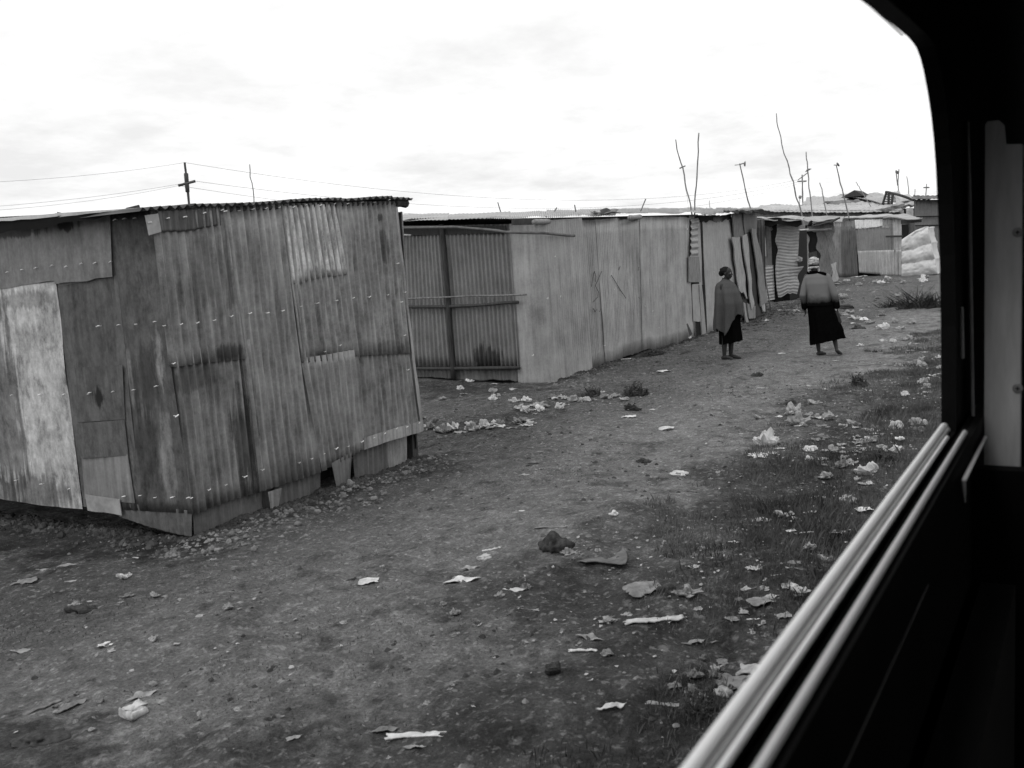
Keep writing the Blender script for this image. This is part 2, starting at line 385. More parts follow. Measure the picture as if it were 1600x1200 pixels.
t_l2 = tin('tin_whitewashed', .49, .45, .10, .5, mott=.34, metal=.05, rough=.8, stains=[stl(10, 640, 28, 170, .42), stl(50, 770, 60, 30, .5), stl(25, 470, 60, 14, .6)], grime=.25)
t_l3 = tin('tin_dark_rust', .115, mott=.3, blotch=.3, streak=.15, rust=.3, metal=.05, rough=.85, stains=[stl(158, 622, 7, 14, .1), stl(165, 735, 30, 16, .55), stl(150, 560, 30, 60, .8)], grime=.05)
t_l4 = tin('tin_darkest', .088, .35, .2, .3, metal=.05, rough=.85, grime=.0, mott=.35, stains=[stl(228, 590, 22, 50, .6), stl(232, 700, 18, 50, .65), stl(250, 560, 7, 45, 2.7), stl(205, 590, 4, 40, 1.8), stl(262, 720, 12, 70, 2.0), stl(205, 740, 10, 50, 1.7), stl(240, 440, 40, 60, 1.25)])
t_l5 = tin('tin_streak', .19, .4, .25, .3, metal=.05, rough=.8, grime=.05)
t_patch = plain('pale_board', .36, .35, 6, .8)

s1 = thing('tin_shack', 'nearest shack of patched corrugated iron with pale and dark sheets and rows of bright nails', 'shack', (6.8, 7.6, 0))
K = dict(amp=.0135, pitch=.076)
def S1(pts, mat, o, **k):
    kk = dict(K); kk.update(k); return sheet('wall_sheet', [f1(x, y, o) for x, y in pts], mat, s1, uvo=UF, **kk)
def L1(pts, mat, o, **k):
    kk = dict(amp=.0, warp=.010, nv=24); kk.update(k); return sheet('wall_sheet', [fl(x, y, o) for x, y in pts], mat, s1, uvo=UL, **kk)
# end wall, from the left edge (continues out of frame)
L1([(-260, 352), (176, 330), (182, 470), (-270, 475)], t_l1, .0)
L1([(-260, 430), (0, 440), (-5, 782), (-250, 745)], t_l2, .004)
L1([(90, 448), (185, 430), (222, 800), (130, 792)], t_l3, .005, warp=.014)
L1([(-6, 450), (88, 440), (127, 797), (-4, 779)], t_l2, .016, warp=.016, rag=.010, side=.02)
L1([(-4, 352), (84, 336), (92, 440), (-2, 452)], t_l1, .022, rag=.014, warp=.014)
L1([(80, 338), (172, 330), (176, 434), (86, 449)], t_l1, .030, rag=.025, warp=.014)
L1([(168, 332), (241, 326), (299, 803), (194, 796)], t_l4, .012, amp=.002, warp=.014)
L1([(112, 575), (192, 570), (196, 655), (120, 660)], t_l3, .020, warp=.012)
L1([(120, 662), (194, 656), (200, 712), (126, 716)], t_l3, .026, warp=.010)
L1([(126, 714), (200, 710), (212, 786), (131, 780)], t_l5, .020, warp=.012)
L1([(170, 782), (300, 799), (299, 840), (186, 806)], t_l3, .004, amp=.003, rag=.02, side=.02)
sheet('hem_board', [fl(x, y, .03) for x, y in [(134, 772), (188, 781), (191, 808), (137, 796)]], t_patch, s1, warp=.006, th=.008, rag=.02, side=.03)
# long wall
S1([(238, 326), (352, 318), (386, 560), (266, 574)], t_mid, .004)
S1([(246, 330), (343, 322), (345, 353), (250, 364)], t_top, .022, rag=.02, amp=.008)
sheet('patch_sheet', [f1(x, y, .034) for x, y in [(226, 336), (247, 333), (252, 360), (232, 366)]], t_patch, s1, warp=.004, rag=.012, uvo=UF)
S1([(262, 550), (388, 530), (414, 765), (298, 803)], t_mid, -.015, rag=.008)
S1([(345, 319), (446, 318), (500, 738), (405, 768)], t_mid2, .008, rag=.006)
S1([(438, 318), (530, 316), (566, 560), (470, 566)], t_mid, .004)
S1([(440, 322), (526, 318), (545, 428), (456, 442)], t_lite, .016, rag=.02, amp=.007, ragt=.004)
S1([(524, 316), (621, 314), (644, 552), (552, 556)], t_mid, .012)
S1([(470, 560), (558, 545), (572, 700), (503, 737)], t_mid2, .018, rag=.012)
S1([(551, 540), (642, 532), (661, 672), (566, 702)], t_mid, -.006, rag=.010)
sheet('hem_strip', [f1(x, y, .03) for x, y in [(566, 684), (659, 657), (661, 674), (568, 702)]], t_mid2, s1, amp=0, warp=.012, rag=.008, uvo=UF)
sheet('corner_strip', [f1(x, y, .026) for x, y in [(617, 318), (620.5, 318), (661.5, 672), (658, 674)]], t_mid2, s1, amp=0, warp=.006, nv=30, uvo=UF, side=.02)
# plinth pieces under the wall, set back
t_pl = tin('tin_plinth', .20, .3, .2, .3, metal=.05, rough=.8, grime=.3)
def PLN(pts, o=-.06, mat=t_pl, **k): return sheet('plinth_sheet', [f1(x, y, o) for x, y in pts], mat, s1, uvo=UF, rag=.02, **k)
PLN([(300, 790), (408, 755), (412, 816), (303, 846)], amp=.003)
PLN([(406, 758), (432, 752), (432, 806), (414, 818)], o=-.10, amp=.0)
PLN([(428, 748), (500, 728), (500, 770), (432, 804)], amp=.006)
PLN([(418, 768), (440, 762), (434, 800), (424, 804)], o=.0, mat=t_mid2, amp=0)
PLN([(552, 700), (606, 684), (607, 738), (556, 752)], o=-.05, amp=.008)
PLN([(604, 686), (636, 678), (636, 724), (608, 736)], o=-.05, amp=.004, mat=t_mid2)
PLN([(494, 726), (516, 720), (516, 768), (498, 774)], o=-.35, mat='black')  # black sheet standing in for the dark gap behind the plinth
sheet('curled_offcut', [f1(x, y, .05) for x, y in [(519, 724), (554, 706), (549, 768), (532, 780)]], t_pl, s1, amp=0, curl=.05, warp=.03, nv=16)
mb = MB(); g = f1(643, 690, -.10); mb.box((g[0], g[1], .16), (.09, .09, .5)); mb.build('corner_post', M['wood_dark'], s1)
# inner wall and back so that the shack is a solid room
mb = MB(); mb.box((6.9, 6.22, 1.32), (3.0, .06, 2.3)); mb.build('inner_lining', M['black'], s1)
sheet('back_wall', [(5.6, 9.9, 2.50), (8.6, 9.3, 2.50), (8.6, 9.3, 0), (5.6, 9.9, 0)], t_mid, s1, **K)
sheet('end_wall', [(8.34, 6.0, 2.52), (8.6, 9.3, 2.50), (8.6, 9.3, .05), (8.34, 6.0, .1)], t_mid, s1, front=(1, 0, 0), **K)
mb = MB(); g = f1(617, 500, -.05); mb.box((g[0] - .06, g[1] + .05, 1.35), (.08, .08, 2.4)); mb.build('corner_post', M['wood_dark'], s1)
# roof sheets, ribs ends make the wavy eave
e = [(216, 327), (300, 322), (372, 319), (452, 316), (530, 312), (606, 309)]
for i in range(len(e)):
    a = e[i]; b = e[i + 1] if i < len(e) - 1 else (638, 312)
    a3 = f1(a[0], a[1], .07 + .02 * n1(i, 3)); b3 = f1(b[0] + 5, b[1], .07 + .02 * n1(i, 5)); z = .008 * (i % 2)
    bk = np.array([.1, 3.5, .0])
    sheet('roof_sheet', [a3 + bk + (0, 0, z), b3 + bk + (0, 0, z), b3 + (0, 0, z), a3 + (0, 0, z)], t_top, s1, amp=.013, pitch=.085, rag=.05, warp=.012, front=(0, 0, 1))
for a, b, w in [((232, 333), (632, 316), .05), ((616, 317), (634, 318), .09)]:
    a3 = f1(a[0], a[1], -.01 if w < .06 else .01); b3 = f1(b[0], b[1], -.01 if w < .06 else .01); a3[2] -= .0; mb = MB(); mb.tube([a3, (a3 + b3) / 2 + (0, 0, .008), b3], w / 2, 8); mb.build('eave_pole', M['wood_dark'], s1)
# left part of the roof: black felt overhang, pale strips painting the lit sheet edge
ea, eb = fl(-300, 363, .12), fl(226, 328, .12)
sheet('roof_felt', [ea + (2.8, 0, -.12), eb + (2.8, 0, -.12), eb, ea], 'black', s1, th=.02, warp=.012, rag=.03, front=(0, 0, 1))
sheet('felt_flap', [fl(-60, 348, .18), fl(222, 326, .18), fl(228, 336, .17), (fl(-60, 366, .17))], 'black', s1, th=.004, warp=.02, rag=.035, nu=40)
sheet('lit_edge_strip', [fl(-60, 346, .20), fl(88, 333, .20), fl(90, 338, .20), fl(-60, 353, .20)], 'white', s1, th=.012, warp=.01, rag=.012, nu=30)
sheet('lit_edge_strip', [fl(86, 334, .19), fl(216, 325, .19), fl(214, 327.5, .19), fl(86, 340, .19)], 'white', s1, th=.012, warp=.01, rag=.01, nu=30)
sheet('roof_scrap', [fl(90, 331, .17), fl(104, 334, .17), fl(108, 341, .17), fl(94, 342, .17)], 'greylit', s1, th=.01, warp=.02)
sheet('roof_scrap', [fl(196, 325, .17), fl(216, 320, .17), fl(218, 327, .17), fl(200, 330, .17)], 'wood_dark', s1, th=.01, warp=.02)
# rows of nails, their streaked glint put into colour and bent shape
nail_px = []
def row(a, b, n, wall, j=2.5, skip=()):
    for i in range(n):
        if i in skip: continue
        t = (i + .15 * n1(i * 3.3, n)) / max(1, n - 1); nail_px.append((a[0] + (b[0] - a[0]) * t, a[1] + (b[1] - a[1]) * t + j * 2 * n1(i * 1.7, n + 3), wall))
row((10, 424), (172, 408), 8, 'l'); row((155, 509), (240, 505), 4, 'l'); row((20, 617), (138, 616), 4, 'l', skip=()); row((140, 615), (242, 606), 4, 'l')
row((22, 750), (108, 763), 3, 'l'); row((192, 775), (294, 780), 5, 'l'); row((178, 343), (210, 340), 3, 'l')
row((233, 347), (348, 330), 5, 'f'); row((352, 330), (608, 313), 13, 'f'); row((256, 511), (632, 455), 15, 'f'); row((508, 548), (531, 540), 2, 'f')
row((272, 566), (276, 646), 2, 'f'); row((298, 778), (412, 736), 5, 'f'); row((468, 722), (565, 690), 6, 'f'); row((566, 689), (655, 660), 6, 'f'); row((622, 415), (638, 578), 4, 'f')
nm = None
for (x, y, w) in nail_px:
    p = f1(x, y, .042) if w == 'f' else fl(x, y, .048)
    if nm is None:
        mb = MB(); mb.tube([(-.015, 0, -.002), (0, -.003, .001), (.015, 0, .002)], [.0035, .0035, .0045], 6); mb.tube([(0, 0, 0), (0, .03, 0)], .002, 5)
        nm = mb.build('nail', M['nail'], s1, origin=None); nm.data.transform(Matrix.Translation(s1.location)); o = nm
    else: o = nm.copy(); C.objects.link(o); o.parent = s1
    o.location = Vector(p.tolist()) - s1.location; o.rotation_euler = (0, -.25 + .3 * rnd.random(), 0 if w == 'f' else -1.45); o.scale = (rnd.uniform(.7, 1.25),) * 3

# ------------------------------------------------------------------ second shack: long row wall
P2 = np.array([14.3, 7.5, 0]); D2 = _u(np.array([1, .035, 0.])); N2 = np.array([-D2[1], D2[0], 0])
def w2(px, py, o=0.): return PL(px, py, P2 - N2 * o, N2)
X2 = 14.02
def e2(px, py, o=0.): return PX(px, py, X2 - o)
def st2(px, py, rx, ry, fac):
    a = w2(px, py); b = w2(px + rx, py); c_ = w2(px, py - ry); return (a[0], a[2], abs(b[0] - a[0]), abs(c_[2] - a[2]), fac)
t_w = tin('tin_newer', .34, .26, .20, .06, mott=.06, sf=12, metal=.3, rough=.5, grime=-.15, stains=[st2(1010, 445, 26, 60, .8), st2(870, 370, 30, 22, 1.12), st2(885, 480, 22, 110, .85), st2(1040, 380, 18, 30, .85)])
t_w2 = tin('tin_newer_pale', .36, .24, .20, .05, mott=.06, sf=13, metal=.3, rough=.5, grime=-.15)
t_e = tin('tin_end_wall', .24, .2, .15, .12, metal=.2, rough=.6, grime=.1, stains=[(-8.55, .38, .25, .22, .3)])
s2 = thing('row_shack', 'long shack of smooth upright corrugated sheets with pale tin roof, behind the nearest shack', 'shack', (18, 9.5, 0))
# end wall seen between the two shacks, framed with poles on the outside
sheet('end_wall_sheet', [e2(600, 352), e2(692, 352), e2(712, 577), e2(600, 577)], t_e, s2, amp=.022, pitch=.080, uvo=UL)
sheet('end_wall_sheet', [e2(690, 352, .01), e2(796, 350, .01), e2(812, 577, .01), e2(708, 577, .01)], t_e, s2, amp=.022, pitch=.080, uvo=UL)
sheet('end_wall_sheet', [e2(640, 574, -.02), e2(812, 574, -.02), e2(812, 596, -.02), e2(640, 590, -.02)], t_pl, s2, amp=.006, uvo=UL, rag=.02)
sheet('gable_board', [e2(560, 356, .03), e2(790, 352, .03), e2(792, 364, .03), e2(560, 370, .03)], 'wood_dark', s2, th=.02, warp=.01)
stick('frame_post', [e2(690, 350, .07), e2(700, 470, .07), e2(709, 592, .07)], .045, 'wood_dark', s2, .03)
stick('frame_rail', [e2(560, 482, .09), e2(700, 479, .09), e2(809, 472, .09)], .026, 'wood_dark', s2, .03)
stick('frame_rail', [e2(560, 469, .16), e2(640, 467, .16), e2(720, 463, .16), e2(822, 459, .16)], .015, 'bark', s2, .03)
stick('frame_rail', [e2(580, 577, .06), e2(812, 574, .06)], .03, 'wood_dark', s2, .02)
stick('eave_pole', [e2(560, 355, .20), e2(640, 356, .22), e2(710, 354, .22), e2(760, 358, .22), e2(790, 363, .3), w2(850, 364, .25), w2(897, 368, .12)], .022, 'stick', s2, .015)
stick('eave_pole', [e2(560, 362, .30), e2(642, 368, .30)], .02, 'wood_light', s2, .01)
# wrapped corner sheet
def corner_sheet():
    nu, nv = 90, 14; mb = MB(); V = []; U = []
    top = [e2(795, 350, .01), w2(905, 342)]; bot = [e2(810, 597, .03), w2(918, 577)]
    cr = np.array([X2, float(w2(850, 500)[1]), 0])
    for j in range(nv + 1):
        t = j / nv
        a = e2(795 + 15 * t, 350 + 247 * t, .012); b = w2(905 + 16 * t, 341 + 236 * t, .012)
        r = .10 + .25 * t; c = np.array([X2, P2[1] - .01, a[2]])
        arc = []
        La = abs(a[1] - c[1]) ; Lb = abs(b[0] - c[0]); r = min(r, La * .9)
        tot = (La - r) + (math.pi / 2) * r + (Lb - r)
        for i in range(nu + 1):
            s = tot * i / nu
            if s < La - r: p = np.array([X2, a[1] - s]); n_ = np.array([-1., 0])
            elif s < La - r + math.pi / 2 * r:
                q = (s - (La - r)) / r; p = np.array([X2 + r - r * math.cos(q), c[1] + r - r * math.sin(q)]); n_ = np.array([-math.cos(q), -math.sin(q)])
            else: p = np.array([X2 + r + s - (La - r) - math.pi / 2 * r, c[1]]); n_ = np.array([0., -1.])
            off = .008 * math.cos(s / .076 * 2 * math.pi) * (1 - .5 * t) + .012 * float(vn(s * 2, t * 3, 4))
            z = a[2] * (1 - i / nu) + b[2] * i / nu; 
            if j == nv: z = gzf(p[0], p[1]) - .02
            p = p + n_ * (off + .012); V.append((p[0], p[1], z)); U.append((s + 13.4, z))
    Fc = [(j * (nu + 1) + i, (j + 1) * (nu + 1) + i, (j + 1) * (nu + 1) + i + 1, j * (nu + 1) + i + 1) for j in range(nv) for i in range(nu)]
    mb.add(V, Fc, U); mb.build('wall_sheet', t_w2, s2, smooth=True)
corner_sheet()
cuts = [(893, 341, 912, 580), (930, 339, 946, 569), (962, 337, 972, 557), (999, 336, 1004, 546), (1037, 334, 1041, 540), (1078, 336, 1085, 526)]
for i in range(5):
    a = cuts[i]; b = cuts[i + 1]; o = .011 if i % 2 else .004
    sheet('wall_sheet', [w2(a[0], a[1] + 4, o), w2(b[0] + 2, b[1] + 4, o), w2(b[2] + 2, b[3] + 2, o), w2(a[2], a[3] + 2, o)], t_w if i % 2 == 0 else t_w2, s2, amp=.0065, uvo=UF, warp=.014, rag=.025)
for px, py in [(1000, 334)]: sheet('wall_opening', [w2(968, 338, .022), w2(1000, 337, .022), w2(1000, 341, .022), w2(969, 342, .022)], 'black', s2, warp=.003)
stick('rafter_end', [w2(984, 340, .25), w2(1000, 339, .05)], .045, 'wood_light', s2)
stick('rafter_end', [w2(834, 347, .35), w2(858, 346, .05)], .04, 'wood_light', s2)
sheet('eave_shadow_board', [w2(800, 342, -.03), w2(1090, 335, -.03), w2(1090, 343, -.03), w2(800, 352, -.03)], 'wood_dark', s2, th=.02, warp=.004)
for (x_, y_) in [(867, 401), (856, 466), (876, 463), (881, 463), (833, 555), (897, 551), (912, 444), (960, 452), (1000, 352), (1008, 478), (1030, 512), (945, 540), (1074, 358), (898, 348), (884, 545), (1020, 486), (1116, 425), (1128, 424)]:
    o = nm.copy(); C.objects.link(o); o.parent = s2; o.location = Vector(w2(x_, y_, .03).tolist()) - s2.location; o.rotation_euler = (0, rnd.uniform(-1, 1), 0); o.scale = (1.1, 1.1, 1.5)
# faint charcoal scrawl on the sheets
def scrawl(lines):
    mb = MB()
    for L in lines:
        P = [w2(x, y, .036) for x, y in L]; mb.tube(P, .006, 5)
    mb.build('charcoal_mark', plain('charcoal', .10, .5, 60, .95, bump=0), s2)
scrawl([[(924, 448), (927, 430), (929, 424), (931, 432), (930, 440)], [(940, 424), (934, 438), (930, 446), (935, 456), (934, 464), (927, 472)], [(927, 482), (930, 487), (933, 483)], [(937, 487), (938, 483)]])
scrawl([[(955, 430), (961, 439), (968, 451), (978, 466)], [(967, 422), (969, 416)], [(997, 423), (998, 417)], [(998, 464), (999, 467)]])
# roof
eave = [(604, 346, 337), (700, 343, 334), (795, 341, 331), (852, 339, 329), (905, 337, 327), (960, 335, 326), (1010, 333, 325), (1060, 333, 325), (1092, 332, 325)]
for i in range(len(eave) - 1):
    a = eave[i]; b = eave[i + 1]
    if i < 2: a3 = e2(a[0], a[1], .22); b3 = e2(b[0], b[1], .22); ba = PX(a[0] + 2, a[2], 16.4); bb = PX(b[0] + 2, b[2], 16.4)
    else:
        a3 = w2(a[0], a[1], .12 + .04 * n1(i, 9)); b3 = w2(b[0] + 2, b[1], .12 + .04 * n1(i, 9)); ba = w2(a[0] + 2, a[2], -2.3); bb = w2(b[0] + 3, b[2], -2.3)
        if i == 2: a3 = e2(795, 341, .22); ba = PX(797, 331, 16.4)
    z = (0, 0, .005 * (i % 2)); sheet('roof_sheet', [ba + z, bb + z, b3 + z, a3 + z], 'metal_lite', s2, amp=.010 if i > 1 else .004, pitch=.085, rag=.05, ragt=.03, warp=.018, front=(0, 0, 1), th=.004)
sheet('roof_back', [(14, 13, 2.5), (23, 13.2, 2.5), (22.5, 10.0, 2.8), (14, 9.9, 2.75)], 'metal_lite', s2, amp=.011, pitch=.085, front=(0, 0, 1))
mb = MB(); mb.box((18.2, 10.4, 1.25), (8.0, 4.6, 2.4)); mb.build('inner_lining', M['black'], s2)
for k in range(4):
    q = 922 + k * 5; sheet('roof_scrap', [w2(q, 331 - k % 2, .05), w2(q + 34, 330, .0), w2(q + 30, 334, .15), w2(q + 2, 335, .2)], 'wood_dark' if k % 2 else 'greylit', s2, warp=.05, rag=.04, th=.01)
# short sticks on the roof
for a, b in [((783, 328), (778, 316)), ((864, 330), (870, 324)), ((900, 327), (898, 320)), ((1001, 326), (1009, 311))]:
    stick('roof_stick', [PD(a[0], a[1] + 4, 19), PD(b[0], b[1], 19)], .012, 'stick', s2, .01)
# ------------------------------------------------------------------ third shack: ribbed strip, boards and leaning slabs
s3 = thing('slab_shack', 'shack with leaning off-cut boards and a bent pale tin eave behind the shawled woman', 'shack', (25, 9.5, 0))
t_s = tin('tin_plain_grey', .36, .18, .12, .1, metal=.2, rough=.6, grime=.05)
t_rib = tin('tin_ribbed_pale', .36, .25, .1, .2, metal=.2, rough=.55, grime=0)
t_dk = tin('tin_dim', .15, .3, .2, .3, metal=.05, rough=.8, grime=0)
sheet('wall_sheet', [w2(1096, 340), w2(1146, 338), w2(1152, 516), w2(1103, 527)], t_s, s3, uvo=UF, amp=.004, rag=.02)
sheet('wall_sheet', [w2(1076, 336, .01), w2(1098, 336, .01), w2(1100, 445, .01), w2(1080, 445, .01)], t_s, s3, uvo=UF, warp=.01)
sheet('ribbed_strip', [w2(1080, 343, .06), w2(1093, 340, .06), w2(1092, 403, .06), w2(1079, 404, .06)], t_rib, s3, ribs='h', amp=.016, pitch=.14, warp=.03, side=.06)
sheet('board', [w2(1076, 401, .05), w2(1092, 401, .05), w2(1095, 441, .05), w2(1076, 441, .05)], 'wood', s3, th=.03)
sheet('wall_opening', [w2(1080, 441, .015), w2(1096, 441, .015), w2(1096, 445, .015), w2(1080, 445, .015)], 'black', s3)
sheet('wall_sheet', [w2(1081, 444, .03), w2(1094, 444, .03), w2(1098, 503, .03), w2(1083, 503, .03)], t_s, s3, uvo=UF, rag=.02)
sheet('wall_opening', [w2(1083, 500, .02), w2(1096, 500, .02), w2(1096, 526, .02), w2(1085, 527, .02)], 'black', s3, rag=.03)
sheet('board', [w2(1092, 445, .045), w2(1096, 445, .045), w2(1103, 522, .045), w2(1097, 527, .045)], 'wood_light', s3, th=.03, side=.02)
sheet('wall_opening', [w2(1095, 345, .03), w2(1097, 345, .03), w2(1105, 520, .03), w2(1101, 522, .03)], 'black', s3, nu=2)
sheet('curled_offcut', [w2(1072, 506, .08), w2(1074, 505, .10), w2(1082, 522, .16), w2(1078, 526, .10)], t_dk, s3, warp=.03, nu=2)
def slat(pts, mat, o=.06, **k):
    k.setdefault('side', .10); return sheet('leaning_board', [w2(x, y, o) for x, y in pts], mat, s3, th=.03, nv=26, warp=.03, rag=.08, **k)
slat([(1142, 334), (1153, 333), (1159, 372), (1147, 370)], 'wood')
slat([(1144, 370), (1156, 371), (1168, 470), (1155, 452)], 'wood_light', .10)
slat([(1154, 332), (1162, 332), (1170, 372), (1160, 374)], 'wood', .05)
slat([(1160, 370), (1166, 367), (1179, 480), (1173, 484)], 'wood_light', .14)
slat([(1157, 420), (1164, 418), (1172, 474), (1162, 480)], 'wood_dark', .05)
slat([(1159, 331), (1181, 330), (1183, 366), (1164, 366)], t_dk, .09)
slat([(1166, 364), (1176, 364), (1191, 478), (1178, 478)], 'wood_dark', .09)
slat([(1173, 358), (1181, 356), (1199, 470), (1188, 478)], 'wood', .16)
slat([(1168, 474), (1180, 478), (1181, 498), (1170, 500)], 'wood', .12)
slat([(1180, 476), (1190, 474), (1194, 488), (1181, 494)], 'wood_dark', .1)
slat([(1162, 472), (1166, 474), (1170, 506), (1166, 508)], 'wood_light', .14)
slat([(1190, 474), (1196, 470), (1195, 486), (1192, 486)], 'pale', .16)
eave3 = [(1084, 333), (1100, 338), (1116, 336), (1138, 333)]
for i in range(3):
    a, b = eave3[i], eave3[i + 1]; a3 = w2(a[0], a[1] - 1, .3); b3 = w2(b[0] + 2, b[1] - 1, .3)
    sheet('roof_sheet', [w2(a[0] + 3, 326, -2), w2(b[0] + 4, 326, -2), b3, a3], 'metal_lite', s3, amp=.012, pitch=.09, rag=.14, warp=.05, front=(0, 0, 1), th=.006)
a3 = w2(1130, 331, .25); b3 = w2(1188, 329, .35)
sheet('roof_sheet', [w2(1132, 325.5, -2), w2(1190, 325, -2), b3, a3], 'metal_lite', s3, amp=.02, pitch=.14, rag=.12, warp=.04, front=(0, 0, 1), th=.006)
sheet('roof_fringe', [w2(1134, 329, .4), w2(1190, 328, .4), w2(1194, 333, .4), w2(1134, 333, .4)], 'wood_dark', s3, th=.03, warp=.05, rag=.10, ragt=.05, nu=40)
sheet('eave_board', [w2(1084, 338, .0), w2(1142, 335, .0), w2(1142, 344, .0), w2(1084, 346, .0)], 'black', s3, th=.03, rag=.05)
mb = MB(); mb.box((25.3, 9.9, 1.25), (5.8, 3.6, 2.4)); mb.build('inner_lining', M['black'], s3)
sheet('side_wall', [(28.8, 8.1, 2.7), (28.8, 11.7, 2.6), (28.8, 11.7, 0), (28.8, 8.1, 0)], t_dk, s3, front=(1, 0, 0), amp=.01, pitch=.09)

# ------------------------------------------------------------------ fourth shack: buckled door sheet
X4 = 35.0
def x4(px, py, o=0.): return PX(px, py, X4 - o)
s4 = thing('buckled_shack', 'small shack with a buckled sideways-ribbed tin sheet beside its dark doorway', 'shack', (36.5, 10.5, 0))
sheet('wall_sheet', [x4(1178, 352), x4(1209, 346), x4(1208, 416), x4(1186, 420)], t_dk, s4, warp=.04)
sheet('wall_sheet', [x4(1186, 352, .06), x4(1196, 348, .06), x4(1198, 400, .06), x4(1188, 404, .06)], t_s, s4, warp=.03, side=.1)
sheet('ribbed_panel', [x4(1192, 416, .08), x4(1208, 414, .08), x4(1211, 468, .08), x4(1199, 470, .08)], t_rib, s4, ribs='h', amp=.008, pitch=.11, warp=.03)
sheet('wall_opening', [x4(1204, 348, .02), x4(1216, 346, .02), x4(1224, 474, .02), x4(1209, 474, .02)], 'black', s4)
sheet('buckled_sheet', [x4(1213, 347, .14), x4(1251, 347, .14), x4(1245, 424, .14), x4(1213, 420, .14)], t_s, s4, ribs='h', amp=.007, pitch=.105, warp=.07, side=.10, ragt=.04)
sheet('buckled_sheet', [x4(1213, 419, .24), x4(1250, 417, .24), x4(1243, 459, .24), x4(1216, 463, .24)], t_rib, s4, ribs='h', amp=.009, pitch=.115, warp=.09, side=.2, curl=.12, rag=.08)
sheet('roof_fringe', [x4(1178, 341, .5), x4(1252, 342, .5), x4(1254, 352, .5), x4(1178, 350, .5)], 'black', s4, th=.08, warp=.08, rag=.10, nu=40)
sheet('roof_sheet', [x4(1180, 339.5, -2), x4(1258, 341, -2), x4(1252, 343.5, .6), x4(1178, 341.5, .6)], 'pale', s4, th=.03, warp=.08, rag=.1, front=(0, 0, 1))
mb = MB(); mb.box((36.6, 10.35, 1.2), (2.6, 2.5, 2.4)); mb.build('inner_lining', M['black'], s4)
stick('brace', [x4(1196, 343, .3), x4(1206, 360, .2)], .05, 'stick', s4, .05)

# ------------------------------------------------------------------ fifth: slabs of bark and junk at the bend
X5 = 44.0
def x5(px, py, o=0.): return PX(px, py, X5 - o)
s5 = thing('bark_slab_shack', 'shack faced with tall wavy bark slabs behind the walking woman', 'shack', (45.3, 11.5, 0))
def sl5(pts, mat, o=.05, **k): return sheet('bark_slab', [x5(x, y, o) for x, y in pts], mat, s5, th=.05, nv=24, warp=.06, rag=.1, side=.22, **k)
sl5([(1249, 362), (1262, 362), (1268, 440), (1252, 452)], 'wood')
sl5([(1245, 430), (1258, 432), (1258, 462), (1246, 458)], 'wood', .3)
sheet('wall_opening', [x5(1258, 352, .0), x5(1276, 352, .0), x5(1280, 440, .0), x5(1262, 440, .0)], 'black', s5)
sl5([(1265, 396), (1276, 392), (1282, 430), (1268, 436)], 'wood_dark', .12)
sl5([(1274, 350), (1289, 349), (1303, 438), (1284, 440)], 'wood', .16)
sl5([(1287, 349), (1301, 348), (1310, 430), (1297, 432)], 'wood', .24)
sl5([(1297, 412), (1303, 410), (1309, 435), (1303, 438)], 'wood_light', .5)
sl5([(1258, 352), (1275, 350), (1275, 362), (1258, 363)], 'wood', .1)
stick('shelf_pole', [x5(1246, 361, .6), x5(1300, 358, .6)], .05, 'wood', s5, .03)
sheet('shelf_board', [x5(1249, 358, .6), x5(1264, 357, .6), x5(1264, 360, .6), x5(1249, 361, .6)], 'white', s5, th=.1)
for k in range(5): stick('branch', [x5(1268 + 2 * k, 354 - k, .7), x5(1290, 349 - k * .8, .8), x5(1313 - 3 * k, 342 + k, .9)], .035, 'wood_dark', s5, .12)
for k in range(4): stick('branch', [x5(1262 + 3 * k, 352, .6), x5(1266 + 2 * k, 345 + k, .6)], .05, 'black', s5, .12)
sheet('roof_sheet', [x5(1244, 340, -3), x5(1320, 339, -3), x5(1316, 343, .6), x5(1244, 345, .6)], 'metal_lite', s5, th=.03, warp=.08, rag=.1, front=(0, 0, 1))
mb = MB(); mb.box((45.6, 11.6, 1.3), (2.8, 2.6, 2.5)); mb.build('inner_lining', M['black'], s5)
# plastic bag stuffed at the edge of the buckled sheet is built with the litter

# ------------------------------------------------------------------ sixth: tin fence facing down the track
X6 = 52.0
def x6(px, py, o=0.): return PX(px, py, X6 - o)
def st6(px, py, rx, ry, fac):
    a = x6(px, py); b = x6(px + rx, py); c_ = x6(px, py - ry); return (-a[1], a[2], abs(b[1] - a[1]), abs(c_[2] - a[2]), fac)
t6a = tin('tin_far_mid', .24, .2, .4, .2, metal=.1, grime=.05); t6b = tin('tin_far_dark', .11, .2, .45, .2, metal=.05, grime=.05)
t6c = tin('tin_far_bright', .85, .12, .28, .1, metal=.0, grime=0); t6d = tin('tin_far_pale', .44, .15, .25, .12, metal=.1, grime=.05); t6e = tin('tin_far_grey', .26, .1, .12, .05, metal=.1, grime=0)
s6 = thing('fence_shack', 'far shack with upright tin sheets, bright strip above and paler sheets below, closing the path', 'shack', (53.5, 9.5, 0))
K6 = dict(amp=.02, pitch=.16, uvo=UL, warp=.02)
sheet('wall_sheet', [x6(1299, 347), x6(1316, 347), x6(1318, 434), x6(1307, 434)], t6a, s6, **K6)
sheet('wall_sheet', [x6(1313, 354, .03), x6(1337, 354, .03), x6(1341, 434, .03), x6(1317, 434, .03)], t6b, s6, **K6)
sheet('wall_sheet', [x6(1315, 345, .01), x6(1337, 345, .01), x6(1337, 357, .01), x6(1315, 360, .01)], t6a, s6, **K6)
sheet('wall_sheet', [x6(1335, 343, .05), x6(1379, 342, .05), x6(1379, 354, .05), x6(1337, 358, .05)], t6c, s6, rag=.06, **K6)
